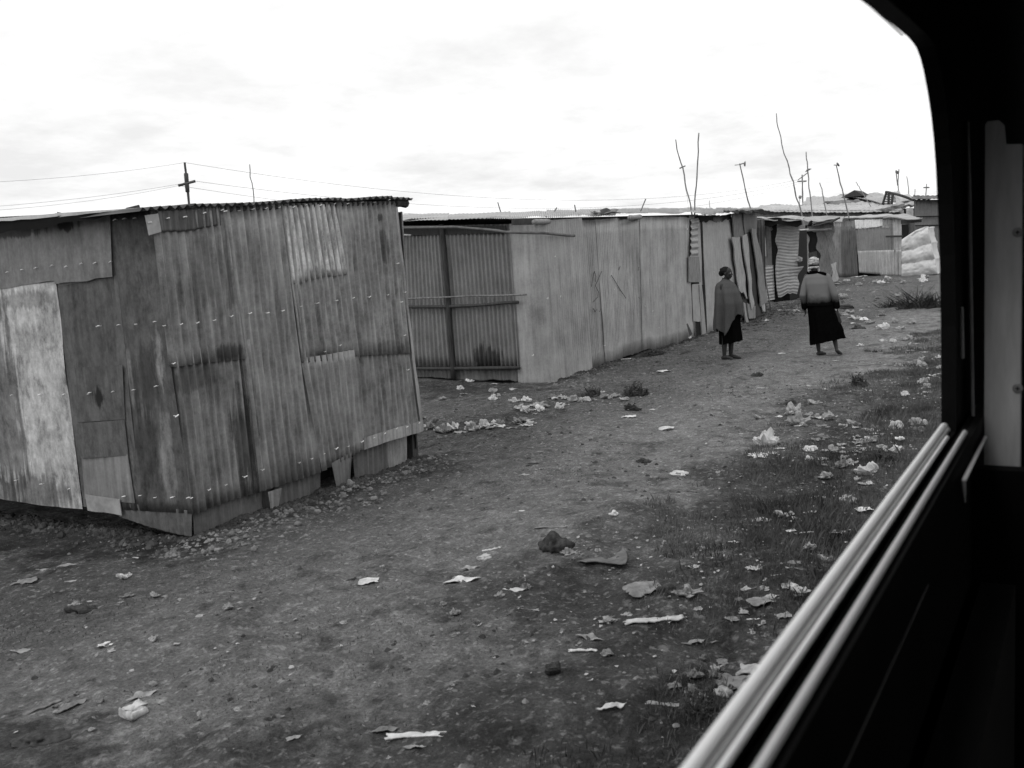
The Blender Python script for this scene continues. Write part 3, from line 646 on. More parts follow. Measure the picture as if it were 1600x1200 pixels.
sheet('wall_sheet', [x6(1336, 356), x6(1397, 350), x6(1398, 396), x6(1340, 398)], t6e, s6, **K6)
sheet('wall_sheet', [x6(1377, 343, .02), x6(1398, 343, .02), x6(1398, 358, .02), x6(1377, 356, .02)], t6d, s6, **K6)
sheet('wall_sheet', [x6(1340, 392, .04), x6(1376, 391, .04), x6(1378, 429, .04), x6(1342, 426, .04)], t6d, s6, **K6)
sheet('wall_sheet', [x6(1374, 391, .06), x6(1409, 390, .06), x6(1409, 432, .06), x6(1376, 431, .06)], t6d, s6, **K6)
sheet('wall_sheet', [x6(1395, 343, .05), x6(1409, 343, .05), x6(1409, 394, .05), x6(1397, 394, .05)], t6d, s6, **K6)
stick('pole_end', [x6(1384, 369.5, .2), x6(1411, 369, .2)], .045, 'wood_dark', s6)
sheet('roof_sheet', [x6(1300, 339, -3), x6(1395, 336.5, -3), x6(1386, 339, .15), x6(1300, 342.5, .15)], 'metal_lite', s6, th=.04, warp=.06, rag=.1, front=(0, 0, 1))
sheet('roof_sheet', [x6(1376, 336, -3), x6(1425, 338, -3), x6(1442, 341.5, .6), x6(1380, 339.5, .2)], 'metal_lite', s6, th=.04, warp=.08, rag=.15, front=(0, 0, 1))
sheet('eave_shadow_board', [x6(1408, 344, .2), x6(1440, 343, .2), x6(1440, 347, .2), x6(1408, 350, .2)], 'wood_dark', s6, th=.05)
mb = MB(); mb.box((53.6, 9.5, 1.3), (2.8, 2.8, 2.5)); mb.build('inner_lining', M['black'], s6)

# ------------------------------------------------------------------ white sheeted stack
def tarp():
    m, nt, b = newmat('white_tarpaulin'); tc = nt.nodes.new('ShaderNodeTexCoord'); v = noise(nt, tc.outputs['Object'], 3, 6, .7)
    nt.links.new(gray(nt, rng(nt, v, .3, .7, .46, .74)), b.inputs['Base Color']); b.inputs['Roughness'].default_value = .6
    X7 = 51.0; a = PX(1409, 432, X7); c2_ = PX(1466, 428, X7); tl = PX(1409, 372, X7); tr = PX(1450, 357, X7)
    nu, nv = 60, 60; V = []; dep = 2.2
    for j in range(nv + 1):
        t = j / nv
        for i in range(nu + 1):
            s = i / nu; L = a * (1 - t) + tl * t; Rr = c2_ * (1 - t) + tr * t
            # footprint: front face then round to the sides
            if s < .2: q = s / .2; p = L + np.array([dep * (1 - q), 0, 0])
            elif s < .8: q = (s - .2) / .6; p = L * (1 - q) + Rr * q
            else: q = (s - .8) / .2; p = Rr + np.array([dep * q, 0, 0])
            lay = abs(math.sin(t * math.pi * 3 + .5 * n1(s * 4, 2))) ** .6
            bul = .13 * lay + .08 * float(vn(s * 6, t * 7, 5)) + .04 * float(vn(s * 25, t * 22, 6))
            sag_ = .25 * float(vn(s * 3, 1, 7)) * t
            V.append((p[0] - bul * (1 if .2 <= s <= .8 else .3), p[1] + (bul * .5 if s > .8 else (-0 if s < .8 else 0)), p[2] + sag_ + .10 * float(vn(s * 16, t * 4, 8)) * t))
    Fc = [(j * (nu + 1) + i, j * (nu + 1) + i + 1, (j + 1) * (nu + 1) + i + 1, (j + 1) * (nu + 1) + i) for j in range(nv) for i in range(nu)]
    n0 = len(V); top = [nv * (nu + 1) + i for i in range(nu + 1)]
    cx_ = np.mean([V[i] for i in top], 0); V.append(tuple(cx_ + (0, 0, .12))); Fc += [(top[i], top[i + 1], n0) for i in range(nu)]
    o = mesh_obj('sheeted_stack', V, Fc, m, smooth=True)
    tag(o, 'bulging stack of sacks under dirty white plastic sheet at the far right', 'covered stack')
tarp()

# ------------------------------------------------------------------ buildings behind
def bx_building(name, label, cat, x, wall, roofpts, mwall, mroof, depth=6, extra=None):
    """wall: four pixels TL TR BR BL on the plane x; roof: eave pixels front, back lifted"""
    c = (PX(*wall[2], x) + PX(*wall[3], x)) / 2; t = thing(name, label, cat, (x + depth / 2, c[1], 0))
    q = [PX(px, py, x) for px, py in wall]; q[2][2] = 0; q[3][2] = 0
    sheet('wall', q, mwall, t, amp=.012, pitch=.18, warp=.03)
    for a, b in ((0, 3), (1, 2)):
        p, r = q[a], q[b]; sheet('side_wall', [p, p + (depth, 0, 0), r + (depth, 0, 0), r], mwall, t, amp=.012, pitch=.2, front=(0, 1 if a == 0 else -1, 0))
    f0, f1_, b1, b0 = roofpts
    sheet('roof', [PX(*b0, x + depth), PX(*b1, x + depth), PX(*f1_, x - .6), PX(*f0, x - .6)], mroof, t, th=.05, amp=.015, pitch=.25, warp=.06, rag=.12, front=(0, 0, 1))
    return t
t_b = tin('tin_back', .24, .25, .15, .3, metal=.05, grime=0)
b1 = bx_building('low_building', 'long low grey building with pale roof rising behind the row of shacks', 'building', 60, [(1180, 328), (1416, 328), (1416, 346), (1180, 350)], [(1176, 330), (1404, 331), (1424, 320), (1192, 320)], t_b, 'metal_lite')
sheet('eave_board', [PX(1178, 331, 59.6), PX(1404, 331.5, 59.6), PX(1404, 333, 59.6), PX(1178, 332.5, 59.6)], 'wood_dark', b1, th=.05, warp=.03)
sheet('roof_flap', [PX(1368, 328, 59), PX(1414, 318, 59), PX(1412, 323, 59), PX(1384, 331, 59)], 'greylit', b1, th=.04, warp=.08, rag=.1)
sheet('end_panel', [PX(1416, 325, 58.5), PX(1427, 325, 58.5), PX(1427, 343, 58.5), PX(1416, 343, 58.5)], 'white', b1, th=.05)
sheet('doorway', [PX(1412.5, 328, 59.5), PX(1416, 328, 59.5), PX(1416, 345, 59.5), PX(1412.5, 345, 59.5)], 'black', b1, th=.05)
for q in (1265, 1330, 1362): sheet('wall_patch', [PX(q, 333, 59.7), PX(q + 16, 333, 59.7), PX(q + 16, 341, 59.7), PX(q, 341, 59.7)], t_dk, b1, warp=.04, rag=.1)
b2 = thing('upper_building', 'wide pale roofed building with a small dark gable peak behind the low grey building', 'building', (74, 14, 0))
t_r = tin('tin_roof_grey', .38, .15, .12, .15, metal=.1, grime=0)
sheet('roof', [PX(1262, 309, 80), PX(1378, 302, 80), PX(1400, 322, 66), PX(1252, 322, 66)], t_r, b2, th=.06, warp=.12, rag=.15, front=(0, 0, 1), amp=.01, pitch=.3)
sheet('roof', [PX(1290, 314, 65.5), PX(1342, 312, 65.5), PX(1348, 316.5, 65.5), PX(1286, 319, 65.5)], t_b, b2, th=.06, warp=.15, rag=.2)
sheet('roof', [PX(1312, 306, 76), PX(1352, 303, 76), PX(1392, 305, 72), PX(1392, 318, 66)], 'metal_lite', b2, th=.05, warp=.1, front=(0, 0, 1))
mb = MB(); pk = [PX(1314, 308.5, 72), PX(1335, 297, 72), PX(1350, 306, 72)]; bkk = [p + (3, 0, 0) for p in pk]
mb.add([p.tolist() for p in pk + bkk], [(0, 2, 1), (3, 4, 5), (0, 1, 4, 3), (1, 2, 5, 4), (0, 3, 5, 2)]); mb.build('gable', M['wood_dark'], b2)
sheet('wall', [PX(1250, 320, 66.5), PX(1402, 320, 66.5), PX(1402, 372, 66.5), PX(1250, 380, 66.5)], t_b, b2, warp=.05)
b3 = thing('sheeted_roof_building', 'pale torn roof sheets with a jumble of dark slats at their left end', 'building', (66, 9.5, 0))
sheet('roof', [PX(1388, 300, 66), PX(1402, 302, 66), PX(1438, 314, 63), PX(1392, 320, 62)], 'metal_lite', b3, th=.06, warp=.2, rag=.2, front=(0, 0, 1))
sheet('roof', [PX(1396, 304, 64), PX(1432, 313, 63), PX(1444, 319, 61.5), PX(1400, 321, 61.5)], 'metal_lite', b3, th=.06, warp=.2, rag=.2)
for k in range(5):
    yy = 303 + k * 3.6; sheet('slat', [PX(1383 - k * .8, yy, 61.3), PX(1394 - k * .6, yy + 1, 61.3), PX(1393 - k * .6, yy + 2.3, 61.3), PX(1382 - k * .8, yy + 1.4, 61.3)], 'wood_dark', b3, th=.06, warp=.06)
for (a, b) in (((1384, 300), (1379, 320)), ((1389, 300), (1388, 320)), ((1396, 303), (1392, 320))): stick('upright', [PX(*a, 61.2), PX(*b, 61.2)], .07, 'wood_dark', b3, .08)
stick('ridge_pole', [PX(1383, 299, 61.2), PX(1400, 304, 61.2), PX(1434, 314, 61.2)], .07, 'wood_dark', b3, .08)
mb = MB(); c = PX(1412, 330, 63); mb.box((65, c[1], 1.8), (4, 2.2, 3.5)); mb.build('wall', M['wood_dark'], b3)
t_dkb = tin('tin_dark_building', .19, .2, .12, .2, metal=.05, grime=0)
b4 = bx_building('dark_building', 'dark grey tin building with thin flat roof at the far right beside the window frame', 'building', 57, [(1428, 312), (1500, 312), (1500, 430), (1428, 430)], [(1424, 311), (1500, 311), (1500, 306), (1428, 306)], t_dkb, 'wood_dark', 5)
for yy in (338, 352): sheet('wall_batten', [PX(1430, yy, 56.9), PX(1500, yy - 2, 56.9), PX(1500, yy - .5, 56.9), PX(1430, yy + 1.5, 56.9)], 'black', b4, th=.05)
sheet('roof_edge', [PX(1424, 307, 56), PX(1500, 306, 56), PX(1500, 310, 56), PX(1424, 311, 56)], 'pale', b4, th=.05, warp=.05)

# ------------------------------------------------------------------ poles, aerials and wires
def pole(name, label, cat, pts, d, rad, parts=(), zb=None, mat='bark', wob=.05, taper=.8, group=None):
    rad *= .52; P = [PD(x, y, d) for x, y in pts]; b = P[-1].copy(); dirn = _u(P[-1] - P[-2]); k = (b[2] - 0.) / max(.3, -dirn[2]); P.append(b + dirn * min(k, 6)); b = P[-1].copy()
    if not parts:
        o = stick(name, P, rad, mat, None, wob, 6, 6, taper=1 / taper); tag(o, label, cat, group); return o
    t = thing(name, label, cat, b, group); stick('pole', P, rad, mat, t, wob, 6, 6, taper=1 / taper)
    for kind, a, b_, r in parts:
        if kind == 'dish':
            c = PD(*a, d); ax = _u(PD(*b_, d) - c); mb = MB(); mb.tube([c, c + ax * r * .25, c + ax * r * .5], [r * .2, r * .75, r], 12, True); mb.build('lamp_head', M['greylit'], t, smooth=True)
        else: stick(kind, [PD(*a, d), PD(*b_, d)], r, mat, t, .01, 6, 3)
    return t
pole('utility_pole', 'stout wooden utility pole with splinted top and short crossarm behind the nearest shack', 'utility pole', [(288.5, 254), (291, 275), (296, 325)], 42, .085,
     [('crossarm', (279, 290), (305, 283), .065), ('splice', (290.5, 271), (293, 300), .09)], mat='wood_dark', wob=.02, taper=.8)
pole('thin_pole', 'thin crooked stick pole above the nearest shack roof, right of the utility pole', 'pole', [(389, 256), (393, 285), (398, 322)], 30, .028)
pole('thin_pole', 'leaning pole with a small slanted crosspiece, left of a pair forming a V', 'pole', [(1055, 218), (1066, 262), (1080, 330)], 26, .032, [('crosspiece', (1062, 263), (1071, 259), .02)])
pole('thin_pole', 'jointed pole standing right of the V-shaped pair above the row shack', 'pole', [(1092, 207), (1090, 250), (1085, 330)], 26, .034)
pole('aerial_mast', 'leaning mast with a white trumpet-shaped aerial at its top above the slab shack', 'aerial', [(1156, 255), (1163, 285), (1172, 328)], 30, .038, [('aerial_rod', (1148, 258), (1158, 257), .012), ('aerial_rod', (1156, 257), (1162, 255), .02), ('dish', (1162, 256), (1164, 256), .085)])
pole('thin_pole', 'tallest pole, thin at the top and bent in the middle, above the far roofs', 'pole', [(1212, 177), (1221, 220), (1229, 250), (1237, 275), (1240, 290), (1249, 325)], 50, .044, taper=.55, wob=.08)
pole('cross_pole', 'upright pole with a level crossarm between the bent pole and lamp mast', 'utility pole', [(1253.5, 273), (1254, 300), (1254.5, 325)], 72, .09, [('crossarm', (1246, 283.5), (1260, 283), .06)], wob=.02)
pole('lamp_mast', 'thin mast carrying a dark hooded lamp with a long stay arm', 'lamp mast', [(1259.5, 237), (1262, 270), (1267, 316)], 46, .045, [('stay_arm', (1247, 281), (1262, 270), .022), ('dish', (1262, 264), (1266, 272), .16)])
pole('thin_pole', 'short thin pole over the far roofs, right of the lamp mast', 'pole', [(1281, 285), (1284, 296), (1288, 316)], 55, .045)
pole('aerial_mast', 'leaning mast topped by a small flared aerial above the dark gable', 'aerial', [(1307, 257), (1312, 280), (1319, 308)], 50, .05, [('aerial_rod', (1303, 258), (1309, 258), .025), ('dish', (1308, 258), (1311, 256), .12)])
pole('thin_pole', 'short slanting stick pole just right of the dark gable peak', 'pole', [(1337, 284), (1343, 293), (1349, 303)], 60, .04)
pole('aerial_mast', 'forked mast with small lamp heads above the white torn roof', 'aerial', [(1405, 264), (1403.5, 280), (1404, 308)], 62, .05, [('fork', (1400, 268), (1402.5, 290), .035), ('dish', (1400, 270), (1403, 268), .15), ('aerial_rod', (1399, 269), (1405, 267), .03)])
pole('thin_pole', 'plain pole right of the forked mast above the dark building', 'pole', [(1417, 275), (1419, 290), (1421, 312)], 62, .045)
pole('thin_pole', 'very short faint pole between the plain pole and distant cross pole', 'pole', [(1429.5, 296), (1429.5, 312)], 75, .045)
pole('cross_pole', 'distant faint pole with a crossarm at the far right', 'utility pole', [(1448, 287), (1447, 300), (1446, 312)], 85, .075, [('crossarm', (1443, 293), (1452, 293), .06)], wob=.01)
pole('thin_pole', 'tiny faint pole low behind the slab shack roof', 'pole', [(1109, 313), (1109, 330)], 60, .035)
pole('cross_pole', 'tiny lamp pole low between the bent pole and cross pole', 'pole', [(1250, 308), (1249, 325)], 75, .04, [('knob', (1249.5, 310), (1250.5, 306), .12)])
def wire(label, a, b, sag, r=.010, n=24):
    A = PD(*a[:2], a[2]); B = PD(*b[:2], b[2]); pts = [A + (B - A) * i / n - np.array([0, 0, sag * 4 * (i / n) * (1 - i / n)]) for i in range(n + 1)]
    mb = MB(); mb.tube(pts, r * .6, 5); o = mb.build('power_line', M['wire']); tag(o, label, 'wire', 'overhead wires')
wire('uppermost thin wire running left from the top of the utility pole', (288.5, 254, 42), (-260, 290, 30), .25)
wire('upper of two close wires running left from the utility pole crossarm', (305, 283, 42), (-260, 335, 30), .25)
wire('lower of two close wires running left from the utility pole crossarm', (279, 290, 42), (-260, 338, 30), .3)
wire('top wire running right from the tip of the utility pole', (288.5, 254, 42), (1246, 281, 72), 1.5, .013)
wire('middle wire running right from the crossarm of the utility pole', (305, 283, 42), (1253, 283, 72), 1.5, .013)
wire('bottom wire running right from the crossarm of the utility pole', (279, 290, 42), (1259, 284, 72), 1.9, .013)
wire('thin slanting guy wire beside the left pole of the V-shaped pair', (1068, 265, 26), (1076, 328, 26), .0, .005)
# ------------------------------------------------------------------ people
def frame_at(base):
    t = base - EYE; t[2] = 0; t = _u(t); right = np.array([t[1], -t[0], 0.]); return right, -t
class Fig:
    def __init__(s, base): s.b = np.array(base, float); s.r, s.c = frame_at(s.b.copy())
    k = 1.
    def w(s, p): return s.b + (s.r * p[0] + s.c * p[1] + np.array([0, 0, p[2]])) * s.k
    def W(s, V): return [s.w(p) for p in V]
def ico(mb, c, r, n=14, rot=None):
    c = np.array(c, float); r = np.array(r if hasattr(r, '__len__') else (r, r, r), float); V = []; Fc = []; m = n
    for i in range(n + 1):
        th = math.pi * i / n
        for j in range(2 * m):
            ph = math.pi * j / m; p = np.array([math.sin(th) * math.cos(ph), math.sin(th) * math.sin(ph), math.cos(th)]) * r
            if rot is not None: p = rot @ p
            V.append(c + p)
    k = 2 * m
    for i in range(n):
        for j in range(k): Fc.append((i * k + j, (i + 1) * k + j, (i + 1) * k + (j + 1) % k, i * k + (j + 1) % k))
    mb.add(V, Fc)
def limb(mb, pts, rad):
    mb.tube(pts, rad, 12)
    for p, r in zip(pts, rad): ico(mb, p, r, 7)
def remesh_obj(name, mb, vox, mat, parent, sm=3):
    o = mb.build(name, mat, None, origin=(0, 0, 0))
    md = o.modifiers.new('r', 'REMESH'); md.mode = 'VOXEL'; md.voxel_size = vox
    ms = o.modifiers.new('s', 'SMOOTH'); ms.iterations = sm; ms.factor = .5
    dg = bpy.context.evaluated_depsgraph_get(); me = bpy.data.meshes.new_from_object(o.evaluated_get(dg))
    bpy.data.objects.remove(o); me.transform(Matrix.Translation(-parent.location)); me.polygons.foreach_set('use_smooth', [True] * len(me.polygons))
    me.materials.clear(); me.materials.append(mat); o = bpy.data.objects.new(name, me); link(o, parent); return o
def rz(a): return np.array([[math.cos(a), -math.sin(a), 0], [math.sin(a), math.cos(a), 0], [0, 0, 1.]])
def hand(mb, wr, el, side, fwd, s=1.):
    """palm, four curled fingers of different lengths and a side thumb; wr = wrist, el = elbow"""
    d = _u(np.array(wr) - np.array(el)); f = np.array(fwd, float); f = _u(f - d * np.dot(f, d)); o = np.cross(d, f) * side
    wr = np.array(wr, float); pc = wr + d * .045 * s
    for k in (-1.5, -.5, .5, 1.5): mb.tube([wr + f * k * .008 * s, pc + f * k * .018 * s + d * .04 * s], [.013 * s, .013 * s], 8)
    for k, L in zip((-1.5, -.5, .5, 1.5), (.055, .072, .078, .068)):
        a = pc + f * k * .020 * s + d * .038 * s; b = a + (d * .9 + o * .25) * L * .5 * s; c_ = b + (d * .7 + o * .7) * L * .5 * s
        limb(mb, [a, b, c_], [.0085 * s, .008 * s, .007 * s])
    a = wr + f * .025 * s + d * .02 * s; b = a + (f * .8 + d * .7) * .035 * s; c_ = b + (d + f * .15 + o * .3) * .03 * s
    limb(mb, [a, b, c_], [.011 * s, .010 * s, .008 * s])
def head(mb, c, fwd, s=1.):
    """skull, jaw, brow, nose, lips, ears; fwd = horizontal facing angle"""
    Rm = rz(fwd); P = lambda x, y, z: np.array(c) + Rm @ (np.array([x, y, z]) * s)   # x forward, y left
    ico(mb, P(-.008, 0, .03), (.098 * s, .076 * s, .088 * s), 16, Rm)
    ico(mb, P(.018, 0, -.03), (.070 * s, .060 * s, .085 * s), 14, Rm); ico(mb, P(.048, 0, -.085), (.030 * s, .028 * s, .024 * s), 8, Rm)
    mb.tube([P(.072, -.04, .022), P(.086, 0, .026), P(.072, .04, .022)], .011 * s, 8)
    mb.tube([P(.084, 0, .018), P(.101, 0, -.020)], [.008 * s, .013 * s], 8); ico(mb, P(.100, 0, -.022), (.014 * s, .020 * s, .012 * s), 8, Rm)
    ico(mb, P(.086, 0, -.052), (.012 * s, .025 * s, .008 * s), 8, Rm); ico(mb, P(.083, 0, -.066), (.012 * s, .022 * s, .009 * s), 8, Rm)
    for y in (-1, 1):
        ico(mb, P(.058, y * .040, -.018), (.024 * s, .022 * s, .022 * s), 8, Rm); ico(mb, P(-.012, y * .078, -.008), (.020 * s, .009 * s, .032 * s), 8, Rm)
    return [P(.078, -.030, .003), P(.078, .030, .003)]
def cloth(name, fig, rings, mat, parent, n=96, hem=None, top=None, folds=9, seed=1, th=.006, fold=None):
    """rings: (z, cx, cy, rx, ry, fold depth); hem(phi) gives the bottom height"""
    zs = [r[0] for r in rings]; nv = 60; V = []; zt, zb = zs[0], zs[-1]
    for j in range(nv + 1):
        for i in range(n):
            ph = 2 * math.pi * i / n; z0 = hem(ph) if hem else zb; zt_ = top(ph) if top else zt
            z = zt_ + (z0 - zt_) * j / nv
            q = np.interp(z, zs[::-1], list(range(len(zs)))[::-1]); k = int(min(q, len(zs) - 2)); f = q - k
            a, b = rings[k], rings[k + 1]; f = f * f * (3 - 2 * f) * .5 + f * .5
            r = [a[m_] * (1 - f) + b[m_] * f for m_ in range(1, 6)]
            fo = 1 + r[4] * (math.cos(folds * ph + seed + 2.5 * n1(z * 1.5, seed)) + .6 * math.cos(folds * 1.73 * ph + seed * 2 + 3 * n1(z * 2, seed + 1)) + .4 * n1(ph * 6, seed + 4))
            V.append(fig.w((r[0] + r[2] * fo * math.cos(ph), r[1] + r[3] * fo * math.sin(ph), z)))
    Fc = [(j * n + i, j * n + (i + 1) % n, (j + 1) * n + (i + 1) % n, (j + 1) * n + i) for j in range(nv) for i in range(n)]
    o = mesh_obj(name, V, Fc, mat, parent, smooth=True); md = o.modifiers.new('thickness', 'SOLIDIFY'); md.thickness = th; md.offset = 0
    return o
skin = plain('dark_skin', .030, .25, 25, .5, bump=.05); hair = None
c_shawl = plain('woollen_shawl', .075, .16, 60, .95, bump=.4, dist=.003, spec=.0); c_black = plain('black_skirt', .0035, .3, 30, .95, bump=.2, dist=.003, spec=.0)
c_wrap = plain('head_cloth', .022, .4, 40, .9, spec=0); c_shoe = plain('dark_shoe', .014, .3, 30, .6)

# woman in the shawl, standing, turned to the right of the picture and a little to the camera
g = G(1138, 560); g[2] = gzf(g[0], g[1]); f = Fig(g)
w1 = thing('person', 'woman standing by the tin wall in a long draped shawl and black skirt', 'person', g)
al = math.radians(28); fw = np.array([math.cos(al), math.sin(al)]); sd_ = np.array([-math.sin(al), math.cos(al)])  # sd_: side nearer the camera
def J(fr, side, z, dx=0.): return (fr * fw[0] + side * sd_[0] + dx, fr * fw[1] + side * sd_[1], z)
mb = MB()
def addl(p, r): limb(mb, [np.array(q) for q in p], r)
for s_, fx in ((1, -.015), (-1, .03)):
    addl([J(fx, s_ * .085, .86), J(fx + .01, s_ * .085, .47), J(fx - .01, s_ * .08, .28), J(fx - .02, s_ * .08, .085)], [.085, .056, .050, .034])
    addl([J(fx - .05, s_ * .08, .035), J(fx + .04, s_ * .085, .045), J(fx + .13, s_ * .095, .022), J(fx + .165, s_ * .10, .016)], [.034, .038, .026, .015])
addl([J(0, 0, .90), J(.01, 0, 1.05), J(0, 0, 1.22), J(-.01, 0, 1.33)], [.135, .12, .13, .085])
addl([J(-.01, -.125, 1.315), J(0, 0, 1.34), J(-.01, .125, 1.315)], [.048, .072, .048])
addl([J(-.01, 0, 1.34), J(.012, 0, 1.45)], [.052, .046])
# near arm folded over the belly under the shawl, far arm bent forward
for s_ in (1, -1):
    el = J(-.01, s_ * .15, 1.05); wr = J(.09, s_ * .02, 1.03 + .05 * s_); addl([J(-.01, s_ * .135, 1.30), el, wr], [.044, .040, .028])
    hand(mb, wr, el, s_, (0, 0, 1.))
eyes = head(mb, J(.03, 0, 1.530), al, .92)
mw = MB(); mw.V = [f.w(p) for p in mb.V]; mw.F = mb.F; mw.U = mb.U
remesh_obj('body', mw, .0075, skin, w1, 2)
mb = MB()
for e_ in eyes: ico(mb, e_, .011, 8)
mw = MB(); mw.V = [f.w(p) for p in mb.V]; mw.F = mb.F; mw.U = mb.U; mw.build('eyes', M['pale'], w1, True)
# head wrap with knot at the back and small tied tip on top
mb = MB(); c0 = np.array(J(-.010, 0, 1.575)); ico(mb, c0, (.096, .082, .078), 16, rz(al)); ico(mb, np.array(J(-.088, 0, 1.535)), (.050, .050, .055), 12, rz(al)); ico(mb, np.array(J(-.10, .0, 1.60)), (.018, .02, .028), 8)
for k in range(5): mb.tube([np.array(J(-.085, s2 * .06, 1.52 + k * .018)) for s2 in (-1, 0, 1)][:3], .008, 6)
mb.tube([np.array(J(.075, -.035, 1.588)), np.array(J(.090, 0, 1.592)), np.array(J(.075, .035, 1.588)), np.array(J(0, .082, 1.582)), np.array(J(-.07, .06, 1.57))], .012, 8)
mw = MB(); mw.V = [f.w(p) for p in mb.V]; mw.F = mb.F; mw.U = mb.U; remesh_obj('head_wrap', mw, .006, c_wrap, w1, 2)
def hem1(ph):
    d = math.degrees(ph) % 360
    return float(np.interp(d, [0, 25, 45, 70, 95, 104, 118, 140, 165, 180, 230, 290, 340, 360], [.70, .76, .80, .70, .50, .42, .50, .56, .50, .50, .55, .62, .68, .70])) + .012 * math.sin(ph * 11)
cloth('shawl', f, [(1.435, -.005, .0, .060, .062, .0), (1.40, -.01, 0, .085, .085, .01), (1.355, -.015, 0, .150, .135, .02), (1.30, -.005, .0, .185, .165, .035), (1.18, .015, .02, .215, .20, .07), (1.0, .035, .03, .240, .225, .11), (.86, .035, .03, .242, .215, .13), (.65, .015, .03, .228, .20, .17), (.4, .0, .03, .215, .20, .19)], c_shawl, w1, hem=hem1, folds=6, seed=3,
      top=lambda ph: 1.435 - .02 * math.cos(ph - .6))
cloth('skirt', f, [(.98, .01, 0, .155, .135, .01), (.85, .03, .0, .175, .15, .02), (.6, .045, 0, .185, .155, .04), (.30, .055, 0, .195, .155, .06), (.25, .055, 0, .195, .155, .06)], c_black, w1, hem=lambda ph: .30 + .03 * math.cos(ph) + .006 * math.sin(ph * 7), folds=7, seed=5)

# woman walking away
g = G(1281, 556); g[2] = gzf(g[0], g[1]); f = Fig(g); f.k = 1.04
w2_ = thing('person', 'woman walking away on the path in pale head wrap and long black skirt', 'person', g)
m, nt, b = newmat('dip_dyed_knit'); tcn = nt.nodes.new('ShaderNodeTexCoord'); sx = nt.nodes.new('ShaderNodeSeparateXYZ'); nt.links.new(tcn.outputs['Object'], sx.inputs[0])
nv_ = noise(nt, tcn.outputs['Object'], 9, 4, .6); z_ = mth(nt, 'ADD', sx.outputs[2], rng(nt, nv_, .3, .7, -.03, .03))
z_ = mth(nt, 'ADD', z_, 0); nt.links.new(gray(nt, rng(nt, z_, .92, 1.08, .004, .165)), b.inputs['Base Color']); b.inputs['Roughness'].default_value = .95; b.inputs['Specular IOR Level'].default_value = 0; c_knit = m
m, nt, b = newmat('patterned_head_cloth'); tcn = nt.nodes.new('ShaderNodeTexCoord'); vo = nt.nodes.new('ShaderNodeTexVoronoi'); vo.inputs['Scale'].default_value = 55; nt.links.new(tcn.outputs['Object'], vo.inputs['Vector'])
nt.links.new(gray(nt, rng(nt, vo.outputs['Distance'], .2, .7, .12, .50)), b.inputs['Base Color']); b.inputs['Roughness'].default_value = .9; c_pat = m
mb = MB(); Lm = lambda p, r: limb(mb, [np.array(q, float) for q in p], r)
# legs: left foot planted, right leg trailing with the heel up (x right of picture, y towards camera)
Lm([(-.06, 0, .86), (-.02, -.03, .46), (-.035, -.01, .28), (-.015, .0, .08)], [.085, .056, .045, .030]); Lm([(-.03, .03, .035), (.03, -.04, .035), (.085, -.11, .02)], [.030, .036, .022])
Lm([(.10, 0, .86), (.20, .02, .48), (.235, .10, .30), (.265, .17, .13)], [.085, .056, .045, .030]); Lm([(.27, .19, .095), (.30, .13, .06), (.34, .07, .03)], [.030, .034, .022])
Lm([(.01, 0, .90), (0, 0, 1.06), (-.02, 0, 1.22), (-.02, 0, 1.33)], [.14, .125, .135, .085]); Lm([(-.18, 0, 1.32), (-.02, 0, 1.33), (.14, 0, 1.31)], [.055, .07, .055])
Lm([(-.03, 0, 1.34), (-.055, -.02, 1.44)], [.052, .048])
Lm([(-.19, 0, 1.31), (-.245, .03, 1.03), (-.225, -.03, .80)], [.052, .043, .028]); hand(mb, (-.225, -.03, .80), (-.245, .03, 1.03), 1, (.2, -1., 0))
Lm([(.15, 0, 1.30), (.24, .03, 1.02), (.285, .03, .80)], [.052, .043, .028]); hand(mb, (.285, .03, .80), (.24, .03, 1.02), -1, (.0, -1., 0))
head(mb, (-.075, -.03, 1.50), math.radians(-80), .92)
mw = MB(); mw.V = [f.w(p) for p in mb.V]; mw.F = mb.F; mw.U = mb.U; remesh_obj('body', mw, .0075, skin, w2_, 2)
mb = MB(); ico(mb, (-.075, -.01, 1.575), (.085, .098, .080), 16)
for k in range(4): mb.tube([(-.075 + .083 * math.cos(a_), -.01 + .096 * math.sin(a_), 1.545 + k * .022 + .012 * math.sin(a_ * 2 + k)) for a_ in np.linspace(0, 6.28, 20)], .007, 6)
mw = MB(); mw.V = [f.w(p) for p in mb.V]; mw.F = mb.F; mw.U = mb.U; remesh_obj('head_wrap', mw, .006, c_pat, w2_, 2)
mb = MB()
mb.tube([(-.16, .0, 1.455), (-.145, .075, 1.47), (-.075, .112, 1.480), (-.0, .075, 1.475), (.012, 0, 1.46)], [.016, .022, .016, .022, .016], 8)
mb.tube([(-.15, .05, 1.47), (-.155, .06, 1.42), (-.14, .07, 1.40)], [.018, .02, .008], 8); mb.tube([(.0, .05, 1.47), (.01, .06, 1.42), (0, .07, 1.39)], [.018, .022, .008], 8)
mw = MB(); mw.V = [f.w(p) for p in mb.V]; mw.F = mb.F; mw.U = mb.U; remesh_obj('head_band', mw, .006, c_pat, w2_, 1)
mb = MB(); mb.tube([(-.075 + .085 * math.cos(a_), -.01 + .09 * math.sin(a_), 1.385 + .012 * math.sin(a_)) for a_ in np.linspace(0, 6.28, 24)], .030, 8); mb.tube([(.0, .06, 1.385), (.07, .07, 1.372), (.125, .06, 1.355)], [.03, .028, .022], 8)
mw = MB(); mw.V = [f.w(p) for p in mb.V]; mw.F = mb.F; mw.U = mb.U; remesh_obj('scarf', mw, .008, c_black, w2_, 2)
